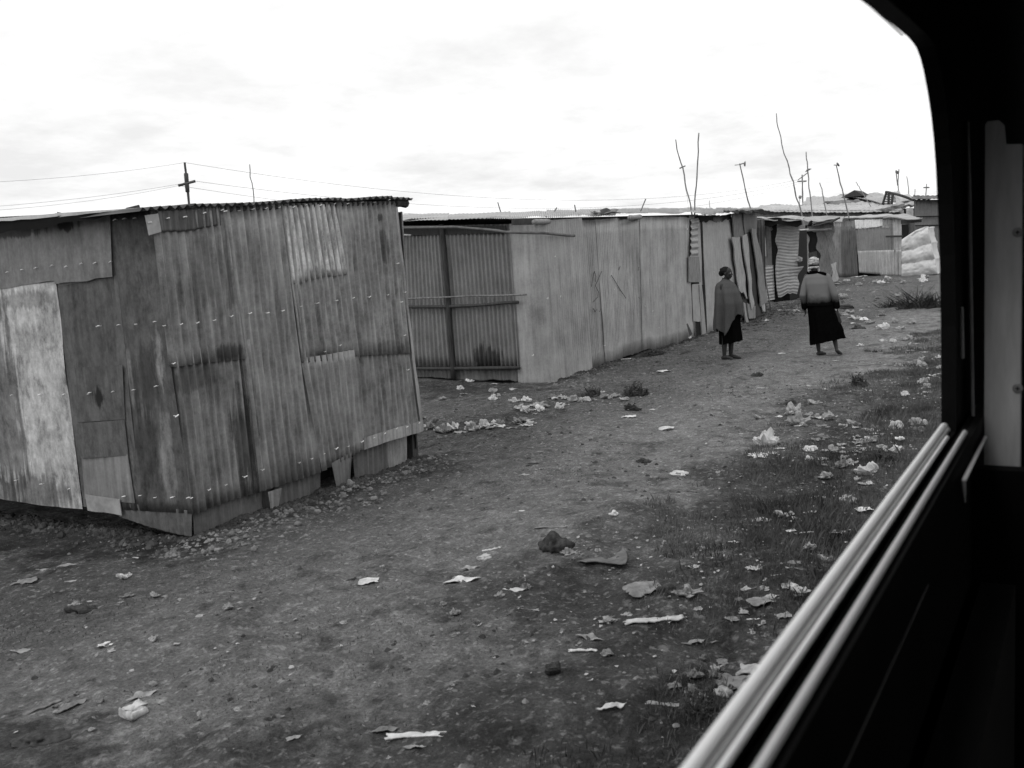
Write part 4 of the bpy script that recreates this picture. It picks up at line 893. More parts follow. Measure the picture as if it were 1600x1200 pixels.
cloth('top', f, [(1.385, -.05, 0, .075, .08, .0), (1.35, -.04, 0, .15, .11, .01), (1.31, -.03, 0, .195, .13, .01), (1.2, -.02, .01, .205, .155, .02), (1.05, -.005, .01, .19, .16, .025), (.92, .005, .01, .195, .165, .03), (.84, .01, .01, .225, .18, .03)], c_knit, w2_, folds=5, seed=8)
def sleeve(pts, rad):
    mb = MB(); limb(mb, [np.array(p, float) for p in pts], rad); mw = MB(); mw.V = [f.w(p) for p in mb.V]; mw.F = mb.F; mw.U = mb.U; remesh_obj('sleeve', mw, .009, c_knit, w2_, 3)
sleeve([(-.165, 0, 1.30), (-.215, .015, 1.16), (-.25, .03, 1.02), (-.232, -.02, .82)], [.075, .070, .062, .052])
sleeve([(.125, 0, 1.29), (.19, .015, 1.15), (.245, .03, 1.01), (.283, .03, .82)], [.08, .075, .066, .054])
def hem2(ph): return .235 + .055 * math.cos(ph) + .02 * math.sin(ph) + .005 * math.sin(9 * ph)
cloth('skirt', f, [(.98, .0, 0, .17, .15, .01), (.85, .02, 0, .205, .175, .015), (.6, .075, .02, .235, .20, .04), (.4, .125, .03, .262, .22, .06), (.18, .15, .04, .285, .23, .08)], c_black, w2_, hem=hem2, folds=7, seed=4)
# carrier bag in her right hand
g2 = f.w((.295, .06, .50)); mb = MB(); V = []; Fc = []
for j in range(13):
    t = j / 12
    for i in range(20):
        a_ = 2 * math.pi * i / 20; rx = .075 * (1 - .55 * t ** 2) * (1 if j else .6); ry = .045 * (1 - .5 * t ** 2)
        V.append(f.w((.28 - .01 * t + rx * math.cos(a_) + .02 * n1(a_ * 2 + t * 4, 3), .06 + ry * math.sin(a_) * (1 + .4 * n1(a_ * 3 + t * 5, 6)), .53 + .20 * t)))
Fc = [(j * 20 + i, j * 20 + (i + 1) % 20, (j + 1) * 20 + (i + 1) % 20, (j + 1) * 20 + i) for j in range(12) for i in range(20)] + [tuple(range(20))]
bagm = plain('dull_bag', .03, .5, 12, .6); t = thing('carried_bag', 'small dark bag hanging from the right hand of the walking woman', 'bag', f.w((.28, .06, .53)))
mesh_obj('pouch', V, Fc, bagm, t, smooth=True); mb = MB(); mb.tube([f.w((.27, .05, .72)), f.w((.285, .03, .75)), f.w((.295, .05, .72))], .007, 6); mb.build('strap', bagm, t)

# ------------------------------------------------------------------ litter
def crumple(kind, seed, n=14):
    r = random.Random(seed); V = []; Fc = []
    if kind == 'bag':          # crumpled plastic bag, lumpy with a pulled-out neck
        mb = MB(); ico(mb, (0, 0, .28), (.5, .38, .32), n); P = np.array(mb.V)
        a = vn(P[:, 0] * 4 + seed, P[:, 1] * 4 + P[:, 2] * 3, seed) ; b_ = .25 - abs(vn(P[:, 0] * 7 + seed, P[:, 1] * 7 + P[:, 2] * 5, seed + 1)) * 2; c_ = .25 - abs(vn(P[:, 0] * 15 + seed, P[:, 1] * 13 - P[:, 2] * 12, seed + 2)) * 2
        P *= (1 + 1.2 * a + .34 * b_ + .2 * c_)[:, None]; P[:, 2] *= .6; P[:, 2] = np.maximum(P[:, 2], 0.0); k = P[:, 2] > .35; P[k, 0] += (P[k, 2] - .35) * r.uniform(-1, 1); P[k, 2] *= 1.25
        return P, mb.F
    if kind in ('scrap', 'strip', 'leafy'):
        nx, ny = (14, 12) if kind != 'strip' else (22, 6); L, Wd = (1, .8) if kind == 'scrap' else ((1, .16) if kind == 'strip' else (1, .36)); top = []
        for j in range(ny + 1):
            for i in range(nx + 1):
                u = i / nx - .5; v = j / ny - .5
                k = 1.
                if kind == 'leafy': k = max(.05, math.cos(u * math.pi) ** .7)
                x = u * L + .10 * n1(v * 5 + 3, seed) ; y = v * Wd * k * (1 + .6 * n1(u * 6, seed + 1)) + .16 * n1(u * 3, seed + 2) * (1 if kind != 'strip' else .25)
                if kind == 'scrap':
                    rr = max(abs(u), abs(v)) * 2; ang = math.atan2(v, u); sc = (1 - .35 * rr * (0.5 + n1(ang * 2.2 + 7, seed + 5))); x *= sc; y *= sc
                z = .06 + .20 * abs(n1(x * 2.6 + y * 2.0 + seed, seed + 3)) + .15 * float(vn(x * 3.5 + seed, y * 4, seed + 4)) + .05 * float(vn(x * 14, y * 14, seed))
                if kind == 'strip': z = .02 + .03 * abs(n1(x * 4, seed)) + .02 * float(vn(x * 20, y * 30, seed))
                top.append((x, y, max(.0, z)))
        N = len(top); P = np.array(top + [(a, b, c_ - .012) for a, b, c_ in top]); idx = lambda j, i: j * (nx + 1) + i
        for j in range(ny):
            for i in range(nx):
                q = (idx(j, i), idx(j, i + 1), idx(j + 1, i + 1), idx(j + 1, i)); Fc.append(q); Fc.append(tuple(N + a for a in q[::-1]))
        for i in range(nx): Fc.append((idx(0, i), N + idx(0, i), N + idx(0, i + 1), idx(0, i + 1))); Fc.append((idx(ny, i + 1), N + idx(ny, i + 1), N + idx(ny, i), idx(ny, i)))
        for j in range(ny): Fc.append((idx(j + 1, 0), N + idx(j + 1, 0), N + idx(j, 0), idx(j, 0))); Fc.append((idx(j, nx), N + idx(j, nx), N + idx(j + 1, nx), idx(j + 1, nx)))
        return P, Fc
    if kind == 'stone':
        mb = MB(); ico(mb, (0, 0, .3), (.5, .42, .36), 8); P = np.array(mb.V); a = vn(P[:, 0] * 3 + seed, P[:, 1] * 3 + P[:, 2] * 3, seed); P *= (1 + .7 * a)[:, None]; return P, mb.F
    if kind == 'ring':
        mb = MB(); mb.tube([(.30 * math.cos(a), .26 * math.sin(a), .12 + .08 * math.sin(2 * a + seed)) for a in np.linspace(0, 6.1, 26)], [.17 + .12 * n1(a * 2, seed) for a in np.linspace(0, 6.1, 26)], 7); P = np.array(mb.V); P += .35 * np.stack([vn(P[:, 0] * 5 + seed, P[:, 1] * 5, 1), vn(P[:, 0] * 5, P[:, 1] * 5 + seed, 2), .8 * vn(P[:, 0] * 6, P[:, 1] * 6 + seed, 3)], -1); P[:, 2] = np.maximum(P[:, 2], -.02); return P, mb.F
    if kind == 'heap':         # folded heap of cloth
        mb = MB(); ico(mb, (0, 0, .1), (.5, .34, .3), 22); P = np.array(mb.V)
        P *= (1 + .9 * vn(P[:, 0] * 3 + seed, P[:, 1] * 3, seed) + .5 * vn(P[:, 0] * 8 + seed, P[:, 1] * 9 + P[:, 2] * 4, seed + 1))[:, None]; P[:, 2] = np.maximum(P[:, 2], -.02); return P, mb.F
MESH = {}
def lmesh(kind, v, mat):
    k = (kind, v, mat)
    if k not in MESH:
        P, Fc = crumple(kind, v * 13 + 5); me = bpy.data.meshes.new(kind); me.from_pydata(P.tolist(), [], [tuple(f_) for f_ in Fc]); me.update()
        me.polygons.foreach_set('use_smooth', [kind not in ('stone', 'bag')] * len(me.polygons)); me.materials.append(M[mat]); MESH[k] = me
    return MESH[k]
NM = {'bag': ('crumpled_bag', 'plastic bag'), 'scrap': ('litter_scrap', 'litter'), 'strip': ('litter_strip', 'litter'), 'leafy': ('litter_scrap', 'litter'), 'stone': ('stone', 'stone'), 'ring': ('torn_wrapper', 'litter'), 'heap': ('cloth_heap', 'rag')}
def put(px, py, w, kind, mat, label, group=None, zs=1., ang=None, v=None, asp=1., name=None, cat=None):
    """w = width in photo pixels; real width follows from where it lies"""
    g = G(px, py); d = float(np.linalg.norm(g - EYE)); sz = w / F * d * (1.12 if group is None else .92)
    o = bpy.data.objects.new(name or NM[kind][0], lmesh(kind, rnd.randrange(5) if v is None else v, mat)); C.objects.link(o)
    o.location = (g[0], g[1], gzf(g[0], g[1]) - .002 - .01 * sz); r_ = ray(px, py); base = math.atan2(-r_[0], r_[1])
    o.rotation_euler = (0, 0, base + (rnd.uniform(-.5, .5) if ang is None else ang)); o.scale = (sz, sz * asp, sz * zs)
    tag(o, label, cat or NM[kind][1], group); return o
big = [
 (1194, 700, 28, 'bag', 'white', 'upright white plastic bag on the open ground, with torn pieces around its foot', 1.6), (1193, 716, 46, 'scrap', 'white', 'torn white sheet lying at the foot of the upright white bag', .4),
 (1215, 704, 24, 'leafy', 'white', 'white torn tail of plastic to the right of the upright white bag', .5), (1218, 696, 18, 'strip', 'pale', 'short pale stick-like strip right behind the upright white bag', 1),
 (1041, 669, 26, 'scrap', 'white', 'bright white bag scrap with raised corner in mid ground', .9), (1062, 739, 28, 'ring', 'white', 'white looped rag of plastic alone on the path', .5),
 (1006, 684, 20, 'leafy', 'white', 'small flat white oval scrap left of the bright bag scrap', .4), (1150, 677, 20, 'strip', 'white', 'short bright white strip lying on the path', 1), (1124, 687, 26, 'strip', 'pale', 'thin faint strip just below the bright white strip on the path', .6),
 (1021, 642, 14, 'leafy', 'white', 'small white flat scrap beyond the bright bag scrap', .5), (984, 654, 20, 'scrap', 'white', 'white crumpled scrap beside the dark tuft near the wall shacks', .9),
 (1249, 664, 28, 'bag', 'pale', 'pale bag standing in the weeds, left of the larger weed litter', 1.1), (1186, 655, 14, 'bag', 'pale', 'tiny pale crumpled bag on the path, above the long bright strip', .9), (1217, 650, 10, 'ring', 'white', 'tiny white looped scrap on the path near the weeds', .5),
 (1330, 664, 22, 'bag', 'pale', 'pale rounded bag among the weeds closer to the train window', .8), (1352, 742, 28, 'bag', 'white', 'bright bag lodged in dark weeds close to the sill', 1.), (1345, 690, 24, 'scrap', 'greylit', 'grey curled cardboard piece in the weeds near the sill', 1.),
 (1279, 777, 24, 'leafy', 'white', 'smooth white oval scrap in the weeds with a thin stem behind', .9), (1326, 788, 24, 'ring', 'pale', 'ring-shaped translucent wrapper in the weeds', .9), (1350, 800, 26, 'scrap', 'white', 'white scrap touching the edge of the window sill view', .7),
 (1190, 822, 28, 'scrap', 'pale', 'pale crumpled paper, left one of two clusters below the weeds', 1.), (1176, 828, 20, 'strip', 'pale', 'pale strip tucked under the left paper cluster', 1.), (1226, 812, 22, 'bag', 'white', 'white crumpled bag, upper piece of the right paper cluster', .8),
 (1243, 818, 18, 'bag', 'white', 'white balled paper in the middle of the right paper cluster', .8), (1236, 834, 18, 'scrap', 'white', 'white scrap at the lower middle of the right paper cluster', .8), (1258, 835, 26, 'strip', 'white', 'white flat strip at the right end of the right paper cluster', 2.),
 (1096, 862, 14, 'bag', 'pale', 'small pale ball of paper left of the grey scraps', .9), (1103, 872, 16, 'strip', 'pale', 'small pale strip beside the small pale ball of paper', 1.), (1147, 850, 18, 'leafy', 'white', 'pair-like small white scrap on open earth below the path', .6),
 (1083, 894, 18, 'scrap', 'pale', 'small pale scrap above the white foam lump', .9), (1241, 883, 22, 'scrap', 'greylit', 'dull grey scrap in the weeds below the paper clusters', .9), (1192, 880, 18, 'strip', 'pale', 'thin pale bent strip left of the dull grey scrap', 1.5),
 (1291, 870, 18, 'bag', 'pale', 'pale bag against the train sill edge, upper one', 1.), (1250, 931, 24, 'bag', 'white', 'bright white bag against the train sill edge, lower one', .9),
 (1075, 940, 32, 'bag', 'pale', 'large ragged pale foam lump beside the crumpled sack', .7), (1088, 953, 18, 'scrap', 'pale', 'small pale scrap just right below the foam lump', .9),
 (1022, 974, 78, 'strip', 'white', 'long whitish broken board lying flat in the near ground', 1.6), (1010, 957, 28, 'strip', 'pale', 'short pale strip just behind the long whitish board', 1.), (1085, 990, 30, 'leafy', 'pale', 'pale curved husk right of the long whitish board', 1.2),
 (1064, 993, 28, 'strip', 'greylit', 'dull bent strip beneath the long whitish board', 1.), (950, 973, 24, 'bag', 'pale', 'pale small lump left of the long whitish board', .7), (978, 964, 14, 'bag', 'pale', 'tiny pale lump touching the left end of the board', .7),
 (921, 997, 40, 'leafy', 'pale', 'wide pale flattened wrapper, upper of a pair', .9), (911, 1016, 38, 'strip', 'white', 'wide white flattened wrapper, lower of a pair', 2.5), (947, 1022, 20, 'bag', 'greylit', 'dull lump right of the pair of flattened wrappers', .6),
 (863, 1053, 22, 'stone', 'dark', 'single round black stone on the bare near ground', 1.), (806, 925, 34, 'leafy', 'white', 'bright white boat-shaped scrap alone in the near middle ground', .8),
 (722, 914, 52, 'leafy', 'white', 'long white twisted scrap at the bottom of a litter chain', .7), (733, 887, 30, 'leafy', 'pale', 'pale oval scrap in the middle of a litter chain', .9), (756, 872, 22, 'ring', 'white', 'white curled scrap near the top of a litter chain', .8),
 (765, 855, 32, 'strip', 'white', 'white slim scrap at the top of a litter chain', 2.), (770, 864, 16, 'strip', 'pale', 'small pale strip beside the top of the litter chain', 2.), (576, 913, 34, 'scrap', 'white', 'white jagged scrap left of the litter chain', .8), (562, 921, 14, 'leafy', 'pale', 'tiny pale tail under the white jagged scrap', .5),
 (865, 864, 48, 'heap', 'dark', 'dark lumpy rag pile on the bare ground left of a flat sheet', .9), (888, 868, 22, 'bag', 'pale', 'pale bit lying against the right side of the dark rag pile', .8), (870, 850, 16, 'bag', 'greylit', 'grey bit on top of the dark rag pile', .8),
 (1008, 932, 66, 'scrap', 'greylit', 'large crumpled grey sack beside the ragged foam lump', .9), (1042, 935, 26, 'heap', 'dark', 'dark folded cloth between the grey sack and foam lump', .8),
 (1188, 945, 40, 'scrap', 'greylit', 'grey crumpled sheet lying in weeds above a white flat piece', .7), (1178, 962, 26, 'strip', 'white', 'white flat piece lying just under the grey crumpled sheet', 3.), (1180, 1034, 50, 'scrap', 'pale', 'pale torn sack against the sill in the near weeds', .9), (1135, 1050, 60, 'scrap', 'greylit', 'large dull sack beside the near dark hollow', .7),
 (1130, 1080, 26, 'ring', 'pale', 'glistening curled wrapper in the near dark hollow', 1.), (1095, 1085, 18, 'bag', 'pale', 'small pale lump above the near dark hollow', .9), (1045, 1098, 60, 'strip', 'pale', 'long pale root-like strip at the bottom of the near ground', 2.), (1090, 1100, 20, 'bag', 'pale', 'pale lump at the right end of the root-like strip', .9),
 (956, 1112, 40, 'leafy', 'white', 'pointed white leaf-shaped scrap at the bottom of the near ground', 1.4), (652, 1153, 80, 'strip', 'white', 'long whitish stick lying at the bottom middle of the ground', 1.4), (648, 1172, 30, 'leafy', 'pale', 'pale scrap under the long whitish stick', 1.), (600, 1142, 40, 'leafy', 'greylit', 'grey husk left of the long whitish stick', 1.),
 (208, 1124, 36, 'ring', 'white', 'white curled bag at the lower left of the ground', 1.2), (222, 1090, 44, 'leafy', 'pale', 'pale long scrap above the white curled bag', .9), (112, 1106, 44, 'leafy', 'greylit', 'dull wide scrap left of the white curled bag', .9), (66, 1108, 50, 'strip', 'greylit', 'dull long strip at the lower far left', 2.),
 (40, 908, 30, 'scrap', 'greylit', 'grey peaked scrap near the left edge below the end wall', 1.), (68, 886, 20, 'leafy', 'pale', 'pale scrap by the left edge, nearest the end wall', .6), (105, 886, 26, 'leafy', 'pale', 'pale paired scrap below the end wall', .6), (195, 904, 16, 'bag', 'white', 'small bright ball below the shack corner', .9), (112, 912, 16, 'leafy', 'pale', 'small pale oval below the paired scrap', .6),
 (356, 961, 16, 'bag', 'pale', 'small pale lump under the shack plinth, in open ground', .8), (166, 1016, 20, 'scrap', 'white', 'small white scrap in the left near ground', .9), (36, 1019, 30, 'leafy', 'pale', 'pale blurred scrap at the left edge of the near ground', .8), (455, 1160, 30, 'leafy', 'pale', 'slanted pale scrap at the bottom left of the ground', .8),
 (130, 955, 34, 'heap', 'dark', 'dark small rag heap in the left near ground', .6), (115, 947, 14, 'bag', 'pale', 'pale bit on the left end of the dark small rag heap', .8), (60, 1160, 70, 'heap', 'dark', 'dark wide rag at the lower left corner', .3),
 (1323, 436, 16, 'bag', 'white', 'bright white sack heap at the foot of the far tin fence, left one', .9), (1313, 434, 12, 'bag', 'white', 'smaller sack on the left side of the bright sack heap', .9), (1339, 437, 14, 'scrap', 'white', 'white flattened scrap right of the bright sack heap', .6),
 (1248, 412, 13, 'bag', 'pale', None, 1.), (1036, 578, 22, 'scrap', 'white', 'white bag scrap on dark patch in front of the row shack', .9), (978, 564, 14, 'strip', 'white', 'white curled strip at the foot of the row shack wall', 3.),
 (1073, 529, 13, 'stone', 'white', 'pale round stone at the foot of the row shack near its gap', .7), (1074, 541, 9, 'strip', 'white', 'tiny white strip below the pale round stone', 1.), (1190, 607, 14, 'strip', 'white', 'tiny white strip between the two women, near side', 2.),
 (1221, 553, 12, 'scrap', 'white', 'white scrap on the ground right of the shawled woman', .7), (1262, 602, 10, 'leafy', 'white', 'small white scrap on the path below the walking woman', .6), (1290, 606, 12, 'leafy', 'white', 'small paired white scrap on the path below the walking woman', .6),
 (1344, 543, 10, 'bag', 'white', 'white lump right of the walking woman on the path edge', .8), (1305, 564, 9, 'leafy', 'white', 'tiny white chip just in front of the walking woman', .5), (1250, 557, 14, 'strip', 'pale', 'thin pale chip left of the walking woman', 1.),
 (1340, 513, 20, 'heap', 'dark', 'dark rag roll on the path right of the walking woman', .5), (1321, 482, 18, 'heap', 'dark', 'dark lump behind the walking woman', .6), (835, 724, 22, 'leafy', 'greylit', 'flat grey scrap in the middle ground before the row shack', .7), (828, 727, 14, 'leafy', 'dark', 'small dark chip left under the flat grey scrap', .6),
 (1004, 722, 22, 'heap', 'dark', 'small dark mound of rag on the middle ground', .5), (960, 815, 14, 'stone', 'white', 'single pale stone in the middle ground', .7), (820, 743, 20, 'leafy', 'pale', 'pale wisp below the flat grey scrap', .5), (735, 793, 16, 'leafy', 'pale', 'pale small scrap in the centre ground', .6), (813, 802, 16, 'leafy', 'white', 'bright glint of foil in the centre ground', .8), (760, 816, 10, 'leafy', 'pale', None, .6),
 (860, 828, 44, 'strip', 'greylit', 'thin twig-like strip above the dark rag pile', 1.), (545, 910, 22, 'strip', 'dark', 'short black stick left of the white jagged scrap', 1.5), (205, 868, 38, 'strip', 'white', 'thin white rod leaning on the dark soil below the shack', .5),
]
for e_ in big:
    px, py, w_, k, mt, lb, zs = e_
    if lb is None: lb, gp = ('pale crumpled bag caught beside the buckled tin sheet', None) if px == 1248 else ('tiny pale flake in the centre ground', None)
    put(px, py, w_, k, mt, lb, zs=zs)
# wide flat sheet half buried near the rag pile
g = [G(x, y) for x, y in [(893, 868), (985, 846), (978, 880), (915, 884)]]
for k, q in enumerate(g): q[2] = gzf(q[0], q[1]) + (-.02, -.01, .035, .03)[k]
o = slab_mb(*g, th=.006, nu=24, nv=16, warp=.03, rag=.09, side=.16, seed=44, front=(0, 0, 1)).build('plastic_sheet', plain('soil_grey_plastic', .15, .5, 14, .9), smooth=True)
tag(o, 'wide flat soil-coloured plastic sheet lying right of the dark rag pile', 'plastic sheet')
# bag caught on the buckled sheet
for o in list(C.objects):
    if o.get('label', '').startswith('pale crumpled bag caught'): p = x4(1248, 404, .4); o.location = (p[0], p[1], p[2] - .12); s_ = 13 / F * 35; o.scale = (s_, s_, s_ * 1.1)

# bands of small rubbish: individuals grouped by place (nothing in the photo tells them apart)
def band(n, poly, label, group, wr=(5, 16), mats=('white', 'pale', 'pale', 'greylit'), jit=5, kinds=('scrap', 'bag', 'leafy', 'bag', 'strip', 'scrap')):
    for i in range(n):
        t = rnd.random() * (len(poly) - 1); k = int(t); t -= k; a, b = poly[k], poly[k + 1]
        px = a[0] + (b[0] - a[0]) * t + rnd.gauss(0, jit * 1.6); py = a[1] + (b[1] - a[1]) * t + rnd.gauss(0, jit)
        put(px, py, rnd.uniform(*wr), rnd.choice(kinds), rnd.choice(mats), label, group, zs=rnd.uniform(.6, 1.3), ang=rnd.uniform(-3, 3))
band(46, [(662, 650), (672, 674), (735, 668), (770, 668), (800, 660), (832, 658)], 'scrap in the ragged line of litter beside the nearest shack corner', 'litter line beside the nearest shack', (10, 26), jit=3)
band(60, [(812, 645), (850, 632), (880, 626), (920, 622), (970, 622)], 'scrap in the litter line running in front of the row shack', 'litter line in front of the row shack', (8, 20), jit=5)
band(26, [(690, 625), (735, 612), (790, 612), (700, 590), (800, 600)], 'scrap between the two shacks near the framed end wall', 'litter between the two shacks', (6, 18), jit=7)
band(40, [(1190, 490), (1240, 480), (1300, 470), (1360, 478), (1420, 470)], 'scrap in the rubbish strip before the far shacks', 'rubbish strip before the far shacks', (6, 14), jit=9)
band(46, [(1300, 455), (1340, 446), (1400, 440), (1460, 436)], 'scrap on the rubbish bank under the far tin fence', 'rubbish bank under the far fence', (5, 14), jit=6, mats=('white', 'white', 'pale'))
band(60, [(1330, 500), (1400, 520), (1440, 545), (1455, 590), (1440, 620)], 'scrap in the weedy rubbish beside the far window post', 'weedy rubbish beside the window post', (8, 18), jit=9, mats=('white', 'pale', 'pale'))
band(95, [(1240, 650), (1300, 665), (1370, 690), (1400, 670), (1330, 740), (1290, 720), (1410, 655)], 'scrap tangled in the weeds close to the train', 'litter tangled in the trackside weeds', (9, 25), jit=14)
band(50, [(1330, 800), (1260, 900), (1200, 900), (1180, 980), (1140, 1030), (1060, 1070)], 'scrap in the nearest trackside weeds under the sill', 'litter under the window sill', (10, 30), jit=16, mats=('pale', 'greylit'))
band(52, [(400, 840), (330, 870), (450, 810), (560, 770), (640, 740), (500, 800)], 'pale stone of the rubble along the shack plinth', 'rubble along the shack plinth', (5, 12), jit=10, kinds=('stone',), mats=('stone', 'stone', 'greylit'))
band(90, [(60, 960), (300, 920), (500, 960), (700, 1000), (900, 900), (600, 860), (300, 1050), (100, 1080), (500, 1120), (900, 1080)], 'small pale chip scattered on the near bare ground', 'chips on the near bare ground', (6, 17), jit=34, mats=('greylit', 'pale', 'pale'))
band(26, [(900, 740), (1000, 800), (1100, 760), (1150, 640), (1050, 620), (1210, 590)], 'small pale chip scattered on the footpath', 'chips on the footpath', (4, 10), jit=20, mats=('pale', 'greylit'))

# ------------------------------------------------------------------ uncountable ground cover
def scatter_mesh(name, mat, gen, kind='stuff'):
    V, Fc = [], []
    gen(V, Fc); me = bpy.data.meshes.new(name); me.from_pydata(V, [], Fc); me.update(); me.materials.append(mat)
    o = bpy.data.objects.new(name, me); C.objects.link(o); o['kind'] = kind; return o
R2 = np.random.RandomState(5)
def pebbles(V, Fc):
    def add(x, y, s):
        z = gzf(x, y); n = len(V); a = R2.rand() * 6.28; ca, sa = math.cos(a), math.sin(a)
        for (u, v, w_) in [(1, 0, 0), (.2, .8, .1), (-.9, .5, 0), (-.8, -.6, .1), (.3, -.8, 0), (.3, .1, .55), (-.3, .0, .6)]:
            u *= s * R2.uniform(.7, 1.2); v *= s * R2.uniform(.6, 1.1); V.append((x + u * ca - v * sa, y + u * sa + v * ca, z - s * .12 + w_ * s * R2.uniform(.7, 1.3)))
        for t in [(0, 1, 5), (1, 2, 6), (1, 6, 5), (2, 3, 6), (3, 4, 6), (4, 5, 6), (4, 0, 5)]: Fc.append(tuple(n + i for i in t))
    for i in range(7000):
        x = R2.uniform(1.5, 7) if R2.rand() < .45 else R2.uniform(5, 22); y = R2.uniform(.8, 7.6)
        d = float(vn(x * 1.2, y * 1.2, 40)) + .5
        if R2.rand() > d * 1.1: continue
        add(x, y, .006 + .012 * R2.rand() ** 2 + (.014 if R2.rand() < .05 else 0))
    for i in range(1100):
        x = R2.uniform(4.8, 8.6); y = Y1 - abs(R2.normal(0, .28)) - .02; add(x, y, .008 + .022 * R2.rand() ** 2)
    for i in range(1500):
        x = R2.uniform(13.5, 36); y = 7.4 + .035 * (x - 14) - abs(R2.normal(0, .5)); add(x, y, .012 + .03 * R2.rand() ** 2)
scatter_mesh('gravel', plain('grit', .20, .7, 5, .95), pebbles)
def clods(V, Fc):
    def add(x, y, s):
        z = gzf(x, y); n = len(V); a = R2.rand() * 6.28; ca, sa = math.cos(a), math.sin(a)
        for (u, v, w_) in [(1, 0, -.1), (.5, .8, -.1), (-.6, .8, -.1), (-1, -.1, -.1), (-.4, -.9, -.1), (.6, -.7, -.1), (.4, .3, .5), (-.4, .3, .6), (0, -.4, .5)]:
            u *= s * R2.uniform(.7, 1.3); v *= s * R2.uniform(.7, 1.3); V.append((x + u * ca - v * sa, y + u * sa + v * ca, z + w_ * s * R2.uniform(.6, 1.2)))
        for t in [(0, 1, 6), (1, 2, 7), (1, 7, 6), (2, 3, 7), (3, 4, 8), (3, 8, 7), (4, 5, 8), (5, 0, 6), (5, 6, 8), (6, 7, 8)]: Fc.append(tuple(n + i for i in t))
    for i in range(900): add(R2.uniform(5.2, 8.5), Y1 + .06 - abs(R2.normal(0, .09)), .012 + .03 * R2.rand() ** 2)  # dark clods at the wall feet put contact shade into the colour
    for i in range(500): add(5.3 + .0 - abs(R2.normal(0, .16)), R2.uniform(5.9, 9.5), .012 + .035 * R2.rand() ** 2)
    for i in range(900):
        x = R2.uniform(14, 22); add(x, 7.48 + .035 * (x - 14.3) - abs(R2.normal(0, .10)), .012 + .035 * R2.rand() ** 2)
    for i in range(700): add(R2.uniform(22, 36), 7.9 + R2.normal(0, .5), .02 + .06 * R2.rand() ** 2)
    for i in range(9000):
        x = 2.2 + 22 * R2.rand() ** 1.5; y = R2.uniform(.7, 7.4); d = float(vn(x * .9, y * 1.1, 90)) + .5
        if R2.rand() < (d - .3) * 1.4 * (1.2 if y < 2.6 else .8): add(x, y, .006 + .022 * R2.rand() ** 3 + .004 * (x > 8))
scatter_mesh('soil_clods_foot_shade', plain('dark_clods_foot_shade', .075, .6, 3, .95, spec=.05), clods)
def blades(V, Fc):
    def blade(x, y, h, w_):
        a = R2.rand() * 6.28; l = R2.uniform(.1, .7) * h; b = a + R2.uniform(-1, 1); z = gzf(x, y); n = len(V)
        ca, sa = math.cos(a + 1.57) * w_, math.sin(a + 1.57) * w_
        V.extend([(x - ca, y - sa, z - .005), (x + ca, y + sa, z - .005), (x + l * .4 * math.cos(b) + ca * .7, y + l * .4 * math.sin(b) + sa * .7, z + h * .6), (x + l * math.cos(b), y + l * math.sin(b), z + h)])
        Fc.append((n, n + 1, n + 2)); Fc.append((n, n + 2, n + 3))
    X = 2.8 + 24 * R2.rand(190000) ** 1.15; Y = R2.uniform(.45, 3.5, 190000)
    lim = 2.75 + 1.3 * vn(X * .7, Y * .5, 60) + .8 * vn(X * 2.2, Y * 2, 63); lim = np.where(X < 6, lim - (6 - X) * .22, lim)
    D = vn(X * 1.5, Y * 1.7, 61) + .5 + .5 * (vn(X * 5, Y * 5, 62))
    for x, y, l, d in zip(X, Y, lim, D):
        if y > l or R2.rand() > (d - .16) * 1.6: continue
        far = x / 12; blade(x, y, R2.uniform(.015, .052) * (2.0 if R2.rand() < .04 else 1) * (1.5 if d > .75 and y < 2.2 else 1), .0018 + .0018 * far)
    X = 2.2 + 14 * R2.rand(70000) ** 1.2; Y = R2.uniform(2.0, 7.6, 70000); D = vn(X * .9, Y * .9, 64) + .5 + .4 * vn(X * 4, Y * 4, 65)
    for x, y, d in zip(X, Y, D):
        if R2.rand() > (d - .45) * 1.6: continue
        blade(x, y, R2.uniform(.004, .014), .0034)
scatter_mesh('grass', plain('weed_leaves', .105, .75, 1.3, .9, bump=0, spec=.05), blades)
def crumbs(V, Fc):
    for i in range(7500):
        if i < 4200: x = R2.uniform(4, 30); y = R2.uniform(.6, 2.8)
        elif i < 5700: x = R2.uniform(28, 50); y = R2.uniform(3.5, 9.5)
        else: x = R2.uniform(2, 14); y = R2.uniform(1.5, 6.8)
        if R2.rand() > ((float(vn(x * 1.1, y * 1.3, 70)) + .5) * 1.5 - .25) * (1 if x > 9 else .6): continue
        z = gzf(x, y) + .004; n = len(V); s = R2.uniform(.3, 1) ** 2 * .016 * (1 + x / 30)
        for k in range(5):
            a = k * 1.2566 + R2.uniform(-.3, .3); V.append((x + s * 1.4 * math.cos(a) * R2.uniform(.5, 1), y + s * math.sin(a) * R2.uniform(.5, 1), z + R2.uniform(0, s * .8)))
        V.append((x, y, z + s * .5)); Fc.extend([(n + k, n + (k + 1) % 5, n + 5) for k in range(5)])
scatter_mesh('litter_crumbs', plain('paper_crumbs', .36, .6, 2, .8, bump=0), crumbs)
